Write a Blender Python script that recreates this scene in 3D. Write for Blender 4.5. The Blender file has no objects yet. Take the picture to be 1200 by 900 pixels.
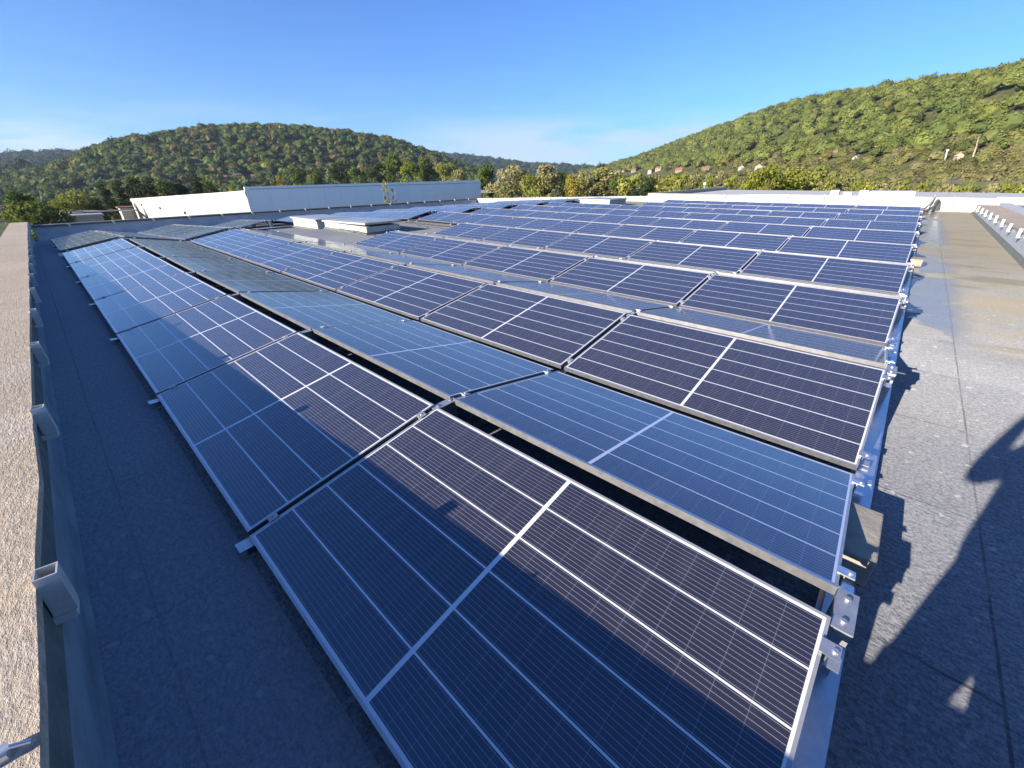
import bpy, bmesh, math, random
import numpy as np
from mathutils import Matrix, Vector

random.seed(7); rng = np.random.default_rng(7)
scene = bpy.context.scene
COL = scene.collection
R = math.radians

# ------------------------------------------------------------------ camera
YAW, PITCH, ROLL, CAMH, FPX = 0.7444, 0.4749, -0.01189, 1.401, 475.7
fw = Vector((-math.sin(YAW)*math.cos(PITCH), math.cos(YAW)*math.cos(PITCH), -math.sin(PITCH)))
r0 = Vector((math.cos(YAW), math.sin(YAW), 0)); u0 = r0.cross(fw)
rt = math.cos(ROLL)*r0 + math.sin(ROLL)*u0
up = -math.sin(ROLL)*r0 + math.cos(ROLL)*u0
cam = bpy.data.cameras.new('camera'); camo = bpy.data.objects.new('camera', cam); COL.objects.link(camo)
camo.matrix_world = Matrix(((rt.x, up.x, -fw.x, 0), (rt.y, up.y, -fw.y, 0), (rt.z, up.z, -fw.z, CAMH), (0, 0, 0, 1)))
cam.sensor_width = 36.0; cam.lens = FPX/1200*36; cam.clip_start = 0.03; cam.clip_end = 20000
scene.camera = camo

def ray(px, py):
    d = fw + rt*((px-600)/FPX) - up*((py-450)/FPX)
    return d
def azel(px, py):
    d = ray(px, py)
    return math.atan2(d.x, d.y), math.atan2(d.z, math.hypot(d.x, d.y))

# ------------------------------------------------------------------ world, sun, exposure
SUN_AZ, SUN_EL = R(14.0), R(18.5)          # direction the light travels to (from +Y towards +X), elevation
w = bpy.data.worlds.new('World'); scene.world = w; w.use_nodes = True
nt = w.node_tree; nt.nodes.clear()
N = nt.nodes.new
out = N('ShaderNodeOutputWorld'); bg = N('ShaderNodeBackground'); sky = N('ShaderNodeTexSky')
sky.sky_type = 'NISHITA'; sky.sun_disc = False; sky.sun_elevation = SUN_EL; sky.sun_rotation = math.pi + SUN_AZ
sky.altitude = 200; sky.air_density = 1.0; sky.dust_density = 0.0; sky.ozone_density = 1.5
bg.inputs[1].default_value = 0.088
# thin clouds low over the horizon
tc = N('ShaderNodeTexCoord'); sep = N('ShaderNodeSeparateXYZ'); nt.links.new(tc.outputs['Generated'], sep.inputs[0])
mp = N('ShaderNodeMapping'); mp.inputs['Scale'].default_value = (5, 5, 34); nt.links.new(tc.outputs['Generated'], mp.inputs[0])
nz = N('ShaderNodeTexNoise'); nz.inputs['Scale'].default_value = 1.0; nz.inputs['Detail'].default_value = 7; nz.inputs['Roughness'].default_value = .58
nt.links.new(mp.outputs[0], nz.inputs['Vector'])
cr = N('ShaderNodeValToRGB'); cr.color_ramp.elements[0].position = .44; cr.color_ramp.elements[1].position = .66
nt.links.new(nz.outputs[0], cr.inputs[0])
el_r = N('ShaderNodeValToRGB'); el_r.color_ramp.elements.remove(el_r.color_ramp.elements[1])
el_r.color_ramp.elements[0].position = 0.0; el_r.color_ramp.elements[0].color = (.9, .9, .9, 1)
for pos, v in ((.055, .75), (.085, .2), (.13, .04), (.3, 0.0)):
    e = el_r.color_ramp.elements.new(pos); e.color = (v, v, v, 1)
nt.links.new(sep.outputs[2], el_r.inputs[0])
mu = N('ShaderNodeMath'); mu.operation = 'MULTIPLY'; nt.links.new(cr.outputs[0], mu.inputs[0]); nt.links.new(el_r.outputs[0], mu.inputs[1])
vd = N('ShaderNodeVectorMath'); vd.operation = 'DOT_PRODUCT'; nt.links.new(tc.outputs['Generated'], vd.inputs[0]); vd.inputs[1].default_value = (math.sin(R(-33)), math.cos(R(-33)), 0)
azr = N('ShaderNodeValToRGB'); azr.color_ramp.elements[0].position = .90; azr.color_ramp.elements[1].position = .985; nt.links.new(vd.outputs['Value'], azr.inputs[0])
el2 = N('ShaderNodeValToRGB'); e2 = el2.color_ramp.elements; e2[0].position = 0.0; e2[0].color = (1, 1, 1, 1); e2[1].position = .115; e2[1].color = (0, 0, 0, 1)
q_ = e2.new(.075); q_.color = (.75, .75, .75, 1)
nt.links.new(sep.outputs[2], el2.inputs[0])
cr2 = N('ShaderNodeValToRGB'); cr2.color_ramp.elements[0].position = .34; cr2.color_ramp.elements[1].position = .54; nt.links.new(nz.outputs[0], cr2.inputs[0])
b1 = N('ShaderNodeMath'); b1.operation = 'MULTIPLY'; nt.links.new(azr.outputs[0], b1.inputs[0]); nt.links.new(el2.outputs[0], b1.inputs[1])
b2 = N('ShaderNodeMath'); b2.operation = 'MULTIPLY'; nt.links.new(b1.outputs[0], b2.inputs[0]); nt.links.new(cr2.outputs[0], b2.inputs[1])
b3 = N('ShaderNodeMath'); b3.operation = 'MULTIPLY'; nt.links.new(b2.outputs[0], b3.inputs[0]); b3.inputs[1].default_value = .85
mm = N('ShaderNodeMath'); mm.operation = 'MAXIMUM'; nt.links.new(mu.outputs[0], mm.inputs[0]); nt.links.new(b3.outputs[0], mm.inputs[1])
mx = N('ShaderNodeMix'); mx.data_type = 'RGBA'
nt.links.new(mm.outputs[0], mx.inputs[0]); 
tintn = N('ShaderNodeMix'); tintn.data_type = 'RGBA'; tintn.blend_type = 'MULTIPLY'; tintn.inputs[0].default_value = 1.0
nt.links.new(sky.outputs[0], tintn.inputs[6]); tintn.inputs[7].default_value = (.25, .50, .95, 1)
nt.links.new(tintn.outputs[2], mx.inputs[6]); mx.inputs[7].default_value = (3.7, 4.0, 4.25, 1)
nt.links.new(mx.outputs[2], bg.inputs[0]); nt.links.new(bg.outputs[0], out.inputs[0])

sl = bpy.data.lights.new('sun', 'SUN'); so = bpy.data.objects.new('sun', sl); COL.objects.link(so)
sl.energy = 5.0; sl.angle = R(0.5); sl.color = (1.0, .90, .77)
sdir = Vector((math.sin(SUN_AZ)*math.cos(SUN_EL), math.cos(SUN_AZ)*math.cos(SUN_EL), -math.sin(SUN_EL)))
so.rotation_euler = sdir.to_track_quat('-Z', 'Y').to_euler(); so.location = (-20, -60, 40)
scene.view_settings.view_transform = 'Standard'; scene.view_settings.look = 'None'
scene.view_settings.exposure = 1.4; scene.view_settings.gamma = 1; scene.view_settings.use_curve_mapping = False
scene.render.engine = 'CYCLES'
scene.cycles.max_bounces = 6; scene.cycles.glossy_bounces = 3; scene.cycles.volume_bounces = 0

# ------------------------------------------------------------------ material helpers
class NT:
    def __init__(s, name):
        s.m = bpy.data.materials.new(name); s.m.use_nodes = True; s.t = s.m.node_tree
        s.b = s.t.nodes['Principled BSDF']
    def n(s, k, **kw):
        x = s.t.nodes.new(k)
        for a, v in kw.items(): setattr(x, a, v)
        return x
    def l(s, a, b): s.t.links.new(a, b)
    def val(s, i, v):
        if hasattr(v, 'node'): s.l(v, i)
        else: i.default_value = v
    def M(s, op, a, b=0.0, c=None, clamp=False):
        x = s.n('ShaderNodeMath', operation=op); x.use_clamp = clamp
        s.val(x.inputs[0], a); s.val(x.inputs[1], b)
        if c is not None: s.val(x.inputs[2], c)
        return x.outputs[0]
    def mix(s, f, a, b):
        x = s.n('ShaderNodeMix', data_type='RGBA'); s.val(x.inputs[0], f); s.val(x.inputs[6], a); s.val(x.inputs[7], b); return x.outputs[2]
    def obj(s): return s.n('ShaderNodeTexCoord').outputs['Object']
    def noise(s, vec, scale, detail=4, rough=.55, sc=None):
        if sc is not None:
            mp = s.n('ShaderNodeMapping'); mp.inputs['Scale'].default_value = sc; s.l(vec, mp.inputs[0]); vec = mp.outputs[0]
        x = s.n('ShaderNodeTexNoise'); x.inputs['Scale'].default_value = scale; x.inputs['Detail'].default_value = detail; x.inputs['Roughness'].default_value = rough
        s.l(vec, x.inputs['Vector']); return x.outputs[0]
    def ramp(s, f, p0, p1, c0=(0, 0, 0, 1), c1=(1, 1, 1, 1)):
        x = s.n('ShaderNodeValToRGB'); e = x.color_ramp.elements; e[0].position = p0; e[1].position = p1; e[0].color = c0; e[1].color = c1
        s.l(f, x.inputs[0]); return x.outputs[0]
    def bump(s, h, strength, dist=.01):
        x = s.n('ShaderNodeBump'); x.inputs['Strength'].default_value = strength; x.inputs['Distance'].default_value = dist
        s.l(h, x.inputs['Height']); s.l(x.outputs[0], s.b.inputs['Normal'])
    def set(s, base=None, rough=None, metal=None, spec=None):
        if base is not None: s.val(s.b.inputs['Base Color'], base)
        if rough is not None: s.val(s.b.inputs['Roughness'], rough)
        if metal is not None: s.val(s.b.inputs['Metallic'], metal)
        if spec is not None: s.val(s.b.inputs['Specular IOR Level'], spec)
        return s.m

def c4(c): return (c[0], c[1], c[2], 1)
def simple(name, c1, c2=None, scale=6, rough=.7, metal=0, bump=None, spec=.5, sc=None, p=(.35, .65)):
    k = NT(name)
    if c2 is None: k.set(c4(c1), rough, metal, spec)
    else:
        f = k.ramp(k.noise(k.obj(), scale, 6, .6, sc), p[0], p[1], c4(c1), c4(c2)); k.set(f, rough, metal, spec)
    if bump: k.bump(k.noise(k.obj(), bump[0], 5, .65), bump[1], bump[2] if len(bump) > 2 else .01)
    return k.m

# solar cells under glass -------------------------------------------------
PL, PW, TILT = 1.800, 1.014, 0.17783
def cell_material():
    k = NT('solar_cells_under_glass')
    o = k.obj(); s = k.n('ShaderNodeSeparateXYZ'); k.l(o, s.inputs[0]); x, y = s.outputs[0], s.outputs[1]
    mrg = .016; sp = (PW-2*mrg)/6
    yy = k.M('DIVIDE', k.M('SUBTRACT', y, mrg), sp)                      # strip coordinate 0..6
    fy = k.M('ABSOLUTE', k.M('SUBTRACT', k.M('FRACT', yy), .5))          # .5 at string gaps
    gap_y = k.M('GREATER_THAN', fy, .5-.0031/sp)
    ax = k.M('ABSOLUTE', x)
    bar = k.M('LESS_THAN', ax, .0085)
    bx = k.M('GREATER_THAN', ax, PL/2-.017)
    by1 = k.M('LESS_THAN', y, mrg); by2 = k.M('GREATER_THAN', y, PW-mrg)
    white = k.M('MAXIMUM', k.M('MAXIMUM', gap_y, bar), k.M('MAXIMUM', bx, k.M('MAXIMUM', by1, by2)))
    fb = k.M('ABSOLUTE', k.M('SUBTRACT', k.M('FRACT', k.M('MULTIPLY', yy, 10.0)), .5))
    bus = k.M('LESS_THAN', fb, .00048/(sp/10))
    hx = (PL/2-.017-.0085)/10
    fx = k.M('ABSOLUTE', k.M('SUBTRACT', k.M('FRACT', k.M('DIVIDE', k.M('SUBTRACT', ax, .0085), hx)), .5))
    cgap = k.M('GREATER_THAN', fx, .5-.0009/hx)
    oi = k.n('ShaderNodeObjectInfo').outputs['Random']
    nz = k.noise(o, 2.2, 5, .6)
    cell = k.mix(nz, (.016, .014, .022, 1), (.032, .027, .031, 1))
    c = k.mix(k.M('MULTIPLY', cgap, .45), cell, (.20, .21, .25, 1))
    c = k.mix(bus, c, (.36, .355, .37, 1))
    c = k.mix(white, c, (.74, .74, .75, 1))
    dust = k.ramp(k.noise(o, 60, 3, .7), .70, .78)
    c = k.mix(k.M('MULTIPLY', dust, .035), c, (.45, .42, .38, 1))
    k.set(c, None, 0, .5)
    strk = k.ramp(k.noise(o, 5.0, 6, .7, (1.6, .35, 1)), .50, .72)
    c = k.mix(k.M('MULTIPLY', strk, k.M('ADD', .02, k.M('MULTIPLY', oi, .04))), c, (.40, .38, .36, 1)); k.set(c)
    rr = k.M('ADD', .085, k.M('MULTIPLY', k.ramp(k.noise(o, 9, 6, .7), .4, .75), .10))
    k.set(None, rr)
    k.b.inputs['Coat Weight'].default_value = .45; k.b.inputs['Coat Roughness'].default_value = .42; k.b.inputs['Coat IOR'].default_value = 1.5
    k.b.inputs['IOR'].default_value = 2.15; k.b.inputs['Specular Tint'].default_value = (.50, .76, 1, 1)
    k.b.inputs['Sheen Weight'].default_value = .02; k.b.inputs['Sheen Roughness'].default_value = .5; k.b.inputs['Sheen Tint'].default_value = (.78, .90, 1, 1)
    h = k.noise(o, 1.3, 2, .5); k.bump(h, .05, .02)
    return k.m

MAT = {}
MAT['cells'] = cell_material()
MAT['alu'] = simple('brushed_aluminium', (.70, .71, .73), (.58, .59, .61), 14, .38, .85)
MAT['alu_dull'] = simple('dull_aluminium', (.52, .525, .535), (.40, .405, .41), 22, .5, .7)
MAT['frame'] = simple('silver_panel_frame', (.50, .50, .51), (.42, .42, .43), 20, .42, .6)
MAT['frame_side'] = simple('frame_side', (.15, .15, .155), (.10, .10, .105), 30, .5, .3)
MAT['backsheet'] = simple('black_backsheet', (.02, .02, .022), rough=.6)
MAT['black_plastic'] = simple('black_plastic', (.015, .015, .016), rough=.5)
MAT['concrete_block'] = simple('ballast_concrete', (.36, .32, .25), (.25, .23, .19), 12, .9, 0, (60, .4))
MAT['white_coping'] = simple('painted_curb', (.50, .50, .48), (.40, .40, .38), 5, .75, 0, (40, .15))
MAT['lid'] = simple('weathered_lid', (.40, .40, .39), (.30, .30, .295), 4, .7)
MAT['curb_membrane'] = simple('curb_membrane', (.46, .47, .42), (.34, .35, .31), 4, .8, 0, (60, .3))
MAT['dome'] = simple('skylight_sheet', (.34, .36, .37), (.28, .30, .31), 4, .35)
MAT['bracket'] = simple('galvanised_bracket', (.62, .62, .60), (.46, .45, .42), 18, .55, .25)
MAT['blue_flash'] = simple('upstand_membrane', (.44, .47, .49), (.22, .24, .24), 3, .45, .3, sc=(1, 1, 2.2), p=(.3, .7))
MAT['lit_flash'] = simple('lit_upstand', (.60, .64, .66), (.48, .52, .54), 5, .5, .2, sc=(1, 1, 3))  # lighter copy of the upstand membrane, sunlight painted into its colour
MAT['cap_edge'] = simple('cap_edge_strip', (.16, .17, .15), (.09, .10, .09), 12, .8, 0, (70, .5))

def granule(name, a, b, stain, rough=.93):
    k = NT(name); o = k.obj()
    big = k.ramp(k.noise(o, .9, 6, .65), .35, .7, c4(a), c4(b))
    streak = k.ramp(k.noise(o, 2.2, 6, .7, (1, .35, 1)), .52, .72)
    c = k.mix(k.M('MULTIPLY', streak, .6), big, c4(stain))
    g = k.noise(o, 140, 2, .6); g2 = k.noise(o, 45, 5, .8, (.55, 1.6, 1))
    c = k.mix(k.ramp(g2, .42, .62), k.mix(.40, c, (.07, .06, .05, 1)), c)
    c = k.mix(k.M('MULTIPLY', k.ramp(g, .62, .7), .35), c, (.62, .58, .52, 1))
    k.set(c, rough, 0, .25)
    k.bump(k.M('ADD', g2, k.M('MULTIPLY', g, .4)), .8, .012)
    return k.m
MAT['parapet_top'] = granule('slate_granule_cap', (.60, .49, .36), (.49, .40, .29), (.64, .57, .48))

def roof_material():
    k = NT('bitumen_roofing_felt'); o = k.obj(); s = k.n('ShaderNodeSeparateXYZ'); k.l(o, s.inputs[0]); x, y = s.outputs[0], s.outputs[1]
    big = k.ramp(k.noise(o, .8, 6, .6), .35, .68, (.205, .222, .255, 1), (.30, .312, .335, 1))
    fine = k.noise(o, 75, 4, .75); gr = k.noise(o, 190, 2, .6)
    sun_lift = k.M('MULTIPLY', k.ramp(x, .20, .34), k.ramp(k.noise(o, 1.6, 5, .6), .2, .6))  # right walkway colour lightened to stand in for stronger sun, patchy like dust
    big = k.mix(k.M('MULTIPLY', sun_lift, .30), big, (.33, .325, .31, 1))
    c = k.mix(k.ramp(k.M('ADD', k.M('MULTIPLY', fine, .55), k.M('MULTIPLY', k.noise(o, 38, 4, .75, (.7, 1.5, 1)), .45)), .42, .57), k.mix(.60, big, (.05, .052, .06, 1)), k.mix(.30, big, (.38, .38, .38, 1)))
    c = k.mix(k.M('MULTIPLY', k.ramp(gr, .60, .70), .45), c, (.42, .41, .38, 1))
    # dried puddle silt: bands stretched across the right walkway
    band = k.ramp(k.noise(o, 1.0, 6, .6, (.45, 1.1, 1)), .49, .55)
    zone = k.M('MULTIPLY', k.ramp(x, .50, .95), k.M('MULTIPLY', k.M('SUBTRACT', y, 2.8), .22, clamp=True))
    far = k.M('MULTIPLY', k.M('SUBTRACT', y, 6.0), .10, clamp=True)
    silt = k.M('MULTIPLY', k.M('MAXIMUM', band, k.M('MULTIPLY', far, .45)), zone)
    c = k.mix(k.M('MULTIPLY', silt, .72), c, (.245, .215, .145, 1))
    dk = k.M('MULTIPLY', k.ramp(k.noise(o, 1.3, 5, .6, (.4, 1.2, 1)), .54, .62), zone)
    c = k.mix(k.M('MULTIPLY', dk, .62), c, (.075, .07, .06, 1))
    shade_lift = k.M('MULTIPLY', k.M('LESS_THAN', y, .12), k.M('LESS_THAN', x, .15))  # fill light for the shaded left walkway, painted into the felt colour
    c = k.mix(k.M('MULTIPLY', shade_lift, .30), c, (.50, .54, .60, 1))
    # seams between sheets
    wob = k.M('MULTIPLY', k.M('SUBTRACT', k.noise(o, 3.0, 4, .6), .5), .05)
    sx = k.M('LESS_THAN', k.M('ABSOLUTE', k.M('SUBTRACT', k.M('ADD', x, k.M('MULTIPLY', wob, .25)), .635)), .0045)
    fy = k.M('ABSOLUTE', k.M('SUBTRACT', k.M('FRACT', k.M('DIVIDE', k.M('ADD', k.M('SUBTRACT', y, .975), k.M('ADD', wob, k.M('MULTIPLY', x, .04))), .95)), .5))
    sy = k.M('MULTIPLY', k.M('LESS_THAN', fy, .006), k.M('MULTIPLY', k.M('LESS_THAN', x, .635), k.M('GREATER_THAN', x, .1)))
    s2 = k.M('LESS_THAN', k.M('ABSOLUTE', k.M('ADD', k.M('ADD', y, k.M('MULTIPLY', wob, .5)), .19)), .0035)
    fx = k.M('ABSOLUTE', k.M('SUBTRACT', k.M('FRACT', k.M('DIVIDE', k.M('ADD', x, wob), 1.05)), .5))
    s3 = k.M('MULTIPLY', k.M('LESS_THAN', fx, .005), k.M('LESS_THAN', y, -.0))
    seam = k.M('MAXIMUM', k.M('MAXIMUM', sx, sy), k.M('MULTIPLY', k.M('MAXIMUM', s2, s3), .4))
    c = k.mix(k.M('MULTIPLY', seam, k.M('ADD', .28, k.M('MULTIPLY', k.ramp(k.noise(o, 2.5, 3, .6), .4, .65), .4))), c, (.022, .022, .021, 1))
    # lap shade: every sheet of its own tone
    sh = k.n('ShaderNodeTexWhiteNoise', noise_dimensions='1D')
    k.l(k.M('FLOOR', k.M('DIVIDE', k.M('SUBTRACT', y, .5), .95)), sh.inputs['W'])
    c = k.mix(k.M('MULTIPLY', sh.outputs[0], .16), c, (.05, .05, .05, 1))
    # moss and small pale chips by the near upstand
    mo = k.M('MULTIPLY', k.ramp(k.noise(o, 9, 5, .7), .66, .74), k.M('LESS_THAN', y, -.16))
    c = k.mix(k.M('MULTIPLY', mo, .75), c, (.035, .06, .012, 1))
    chip = k.ramp(k.noise(o, 17, 1, .5), .70, .72)
    c = k.mix(k.M('MULTIPLY', chip, .55), c, (.45, .45, .42, 1))
    # damp patches on the right walkway
    wet = k.M('MULTIPLY', k.ramp(k.noise(o, 1.1, 4, .5, (.7, .9, 1)), .455, .50), k.M('MULTIPLY', k.ramp(x, .2, .3), k.M('MULTIPLY', k.M('SUBTRACT', y, 4.6), .8, clamp=True)))
    wet = k.M('MULTIPLY', wet, k.M('SUBTRACT', 1.0, k.ramp(x, .62, .85)))
    c = k.mix(k.M('MULTIPLY', wet, .6), c, (.05, .055, .06, 1))
    c = k.mix(k.M('MULTIPLY', k.M('MULTIPLY', k.M('SUBTRACT', y, 4.0), .14, clamp=True), .74), c, (.095, .085, .060, 1))
    k.b.inputs['Diffuse Roughness'].default_value = 1.0
    k.set(c, k.M('SUBTRACT', .92, k.M('MULTIPLY', wet, .74)), 0, .35)
    hgt = k.M('ADD', k.M('MULTIPLY', fine, k.M('SUBTRACT', 1.0, k.M('MULTIPLY', wet, .8))), k.M('MULTIPLY', seam, -1.2))
    k.bump(hgt, .9, .007)
    return k.m
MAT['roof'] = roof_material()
MAT['wall_white'] = simple('white_rendered_wall', (.60, .585, .54), (.46, .45, .41), 1.6, .85, 0, (25, .2), sc=(1, 1, 2.2))
MAT['wall_grey'] = simple('grey_upstand_wall', (.50, .50, .49), (.36, .37, .37), 1.8, .75, 0, (25, .2), sc=(1, 1, 2.2))
MAT['coping_dark'] = simple('dark_coping_strip', (.13, .13, .12), (.09, .09, .085), 8, .7)
MAT['facade'] = simple('building_facade', (.42, .42, .40), (.36, .36, .34), .7, .8)

# ------------------------------------------------------------------ mesh helpers
class MB:
    def __init__(s): s.v = []; s.f = []; s.mi = []
    def add(s, vs, fs, mi=0):
        o = len(s.v); s.v += [tuple(v) for v in vs]; s.f += [tuple(i+o for i in f) for f in fs]; s.mi += [mi]*len(fs); return s
    def box(s, x0, x1, y0, y1, z0, z1, mi=0, M=None):
        vs = [Vector(p) for p in ((x0,y0,z0),(x1,y0,z0),(x1,y1,z0),(x0,y1,z0),(x0,y0,z1),(x1,y0,z1),(x1,y1,z1),(x0,y1,z1))]
        if M is not None: vs = [M @ v for v in vs]
        return s.add(vs, [(3,2,1,0),(4,5,6,7),(0,1,5,4),(1,2,6,5),(2,3,7,6),(3,0,4,7)], mi)
    def hexa(s, b, t, mi=0):
        return s.add(list(b)+list(t), [(3,2,1,0),(4,5,6,7),(0,1,5,4),(1,2,6,5),(2,3,7,6),(3,0,4,7)], mi)
    def tube(s, pts, rad, n=8, mi=0):
        pts = [Vector(p) for p in pts]; rads = rad if isinstance(rad, (list, tuple)) else [rad]*len(pts)
        vs = []; m = len(pts)
        for i, p in enumerate(pts):
            d = (pts[min(i+1, m-1)]-pts[max(i-1, 0)]).normalized()
            a = d.orthogonal().normalized() if i == 0 else (a - d*a.dot(d)).normalized()
            b = d.cross(a)
            vs += [p + (a*math.cos(2*math.pi*k/n)+b*math.sin(2*math.pi*k/n))*rads[i] for k in range(n)]
        fs = [(i*n+k, i*n+(k+1) % n, (i+1)*n+(k+1) % n, (i+1)*n+k) for i in range(m-1) for k in range(n)]
        fs += [tuple(range(n-1, -1, -1)), tuple((m-1)*n+k for k in range(n))]
        return s.add(vs, fs, mi)
    def mesh(s, name, mats):
        me = bpy.data.meshes.new(name); me.from_pydata(s.v, [], s.f)
        for m in (mats if isinstance(mats, (list, tuple)) else [mats]): me.materials.append(m)
        if any(s.mi): me.polygons.foreach_set('material_index', s.mi)
        me.update(); return me
    def build(s, name, mats, parent=None, loc=None, bevel=0):
        o = bpy.data.objects.new(name, s.mesh(name, mats)); COL.objects.link(o)
        if parent: o.parent = parent
        if loc: o.location = loc
        if bevel:
            b = o.modifiers.new('bevel', 'BEVEL'); b.width = bevel; b.segments = 2; b.limit_method = 'ANGLE'
        return o

def link(name, me, parent=None):
    o = bpy.data.objects.new(name, me); COL.objects.link(o)
    if parent: o.parent = parent
    return o
def tag(o, label, cat, group=None, kind=None):
    if label: o['label'] = label
    if cat: o['category'] = cat
    if group: o['group'] = group
    if kind: o['kind'] = kind
    return o
def empty(name, loc=(0,0,0), mw=None):
    o = bpy.data.objects.new(name, None); COL.objects.link(o); o.empty_display_size = .2
    if mw is not None: o.matrix_world = mw
    else: o.location = loc
    return o
def struct(o): o['kind'] = 'structure'; return o
ORD = ['first','second','third','fourth','fifth','sixth','seventh','eighth','ninth','tenth','eleventh','twelfth','thirteenth','fourteenth',
       'fifteenth','sixteenth','seventeenth','eighteenth','nineteenth','twentieth','twenty-first','twenty-second','twenty-third','twenty-fourth',
       'twenty-fifth','twenty-sixth','twenty-seventh','twenty-eighth','twenty-ninth','thirtieth','thirty-first','thirty-second','thirty-third','thirty-fourth']

# ------------------------------------------------------------------ roof deck and parapets
FOLD, XEND, XR, YF = -12.75, -25.0, 1.68, 23.4
DROP = 0.056
def roofz(x): return 0.0 if x > FOLD else -(FOLD-x)*DROP
me = MB()
xs = [XEND-.3, -18.5, FOLD, 2.3]
vs = [(x, y, roofz(x)) for x in xs for y in (-.8, YF+.4)]
me.add(vs, [(2*i, 2*i+2, 2*i+3, 2*i+1) for i in range(3)])
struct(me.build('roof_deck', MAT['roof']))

def ptop(x): return .562+.0228*x                     # near parapet: its top sinks towards the far end
def near_parapet():
    t = empty('parapet', (-2, -.35, 0)); inv = Matrix.Translation((2, .35, 0))
    tag(t, 'low near parapet with granule covered top, sunlit above the shaded walkway', 'parapet')
    xs = np.linspace(2.35, XEND-.45, 60)
    body, cap, edge, up_ = MB(), MB(), MB(), MB()
    jit = np.random.default_rng(3).normal(0, .0035, len(xs))
    for i in range(len(xs)-1):
        a, b = xs[i], xs[i+1]
        def yi(x): return -.300 + .0045*max(0, -x-1)*.9
        def ring(x, lo, hi, j, inn, outw):
            return (x, yi(x)+inn+j, lo), (x, yi(x)-outw, lo), (x, yi(x)-outw, hi), (x, yi(x)+inn+j, hi)
        ta, tb = ptop(a), ptop(b)
        # granule cap sheet
        p, q = ring(a, ta-.03, ta, jit[i], 0, .46), ring(b, tb-.03, tb, jit[i+1], 0, .46)
        cap.add(list(p)+list(q), [(0,1,5,4),(1,2,6,5),(2,3,7,6),(3,0,4,7)]+([(3,2,1,0)] if i == 0 else [])+([(4,5,6,7)] if i == len(xs)-2 else []))
        # wall below, set back
        p, q = ring(a, -7.4, ta-.032, 0, -.062, .43), ring(b, -7.4, tb-.032, 0, -.062, .43)
        body.add(list(p)+list(q), [(0,1,5,4),(1,2,6,5),(2,3,7,6),(3,0,4,7)]+([(3,2,1,0)] if i == 0 else [])+([(4,5,6,7)] if i == len(xs)-2 else []))
        # weathered strip under the cap
        ea, eb = ring(a, ta-.16, ta-.034, 0, -.012, .0), ring(b, tb-.16, tb-.034, 0, -.012, .0)
        edge.add([ (a, yi(a)-.030, ta-.16),(b, yi(b)-.030, tb-.16),(b, yi(b)-.008, tb-.036),(a, yi(a)-.008, ta-.036),
                   (a, yi(a)-.016, ta-.165),(b, yi(b)-.016, tb-.165)], [(0,1,5,4),(4,5,2,3)])
        # upstand membrane leaning out to the deck
        za, zb = roofz(a)+.002, roofz(b)+.002
        up_.add([(a, yi(a)-.024, ta-.15),(b, yi(b)-.024, tb-.15),(b, yi(b)-.058, zb+.05),(a, yi(a)-.058, za+.05),
                 (b, yi(b)-.050, zb+.001),(a, yi(a)-.050, za+.001)], [(0,3,2,1),(3,5,4,2)])
    for m, n, k in ((body,'wall','facade'),(cap,'granule_cap','parapet_top'),(edge,'cap_edge','cap_edge'),(up_,'upstand','blue_flash')):
        o = m.build(n, MAT[k], t); o.matrix_parent_inverse = Matrix.Translation((2, .35, 0))
    b = bracket_mesh()
    for i in range(-2, 19):
        x = -1.30-1.265*i
        o = link('bracket', b, t); o.matrix_parent_inverse = Matrix.Translation((2, .35, 0))
        o.location = (x, -.300+.0045*max(0, -x-1)*.9+.022, ptop(x)+.022)
        o.rotation_euler = (R(random.uniform(-4, 4)), R(random.uniform(-4, 4)), R(random.uniform(-5, 5)))
    # lightning rod lying on the cap with two clips
    rod = MB(); zz = ptop(-.86)
    rod.tube([(-.86, -.74, zz+.012), (-.86, -.5, zz+.022), (-.845, -.33, zz+.020), (-.842, -.31, zz+.008)], .004, 8)
    rod.box(-.866, -.838, -.352, -.336, zz, zz+.014).box(-.874, -.846, -.52, -.504, zz, zz+.014)
    o = rod.build('lightning_conductor', MAT['alu']); tag(o, 'thin bright lightning conductor clipped across the near parapet top', 'conductor')

def bracket_mesh():
    m = MB(); a, b, h, t = .023, .021, .125, .0035
    for x0, x1, y0, y1 in ((-a, a, -b, -b+t), (-a, a, b-t, b), (-a, -a+t, -b+t, b-t), (a-t, a, -b+t, b-t)):
        m.box(x0, x1, y0, y1, -h, 0)
    m.box(-a+t, a-t, -b+t, b-t, -h, -h+.004)
    m.box(-a-.004, a+.004, -b-.012, b-.004, -h-.022, -h-.001)
    return m.mesh('bracket', MAT['bracket'])
near_parapet()

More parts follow.
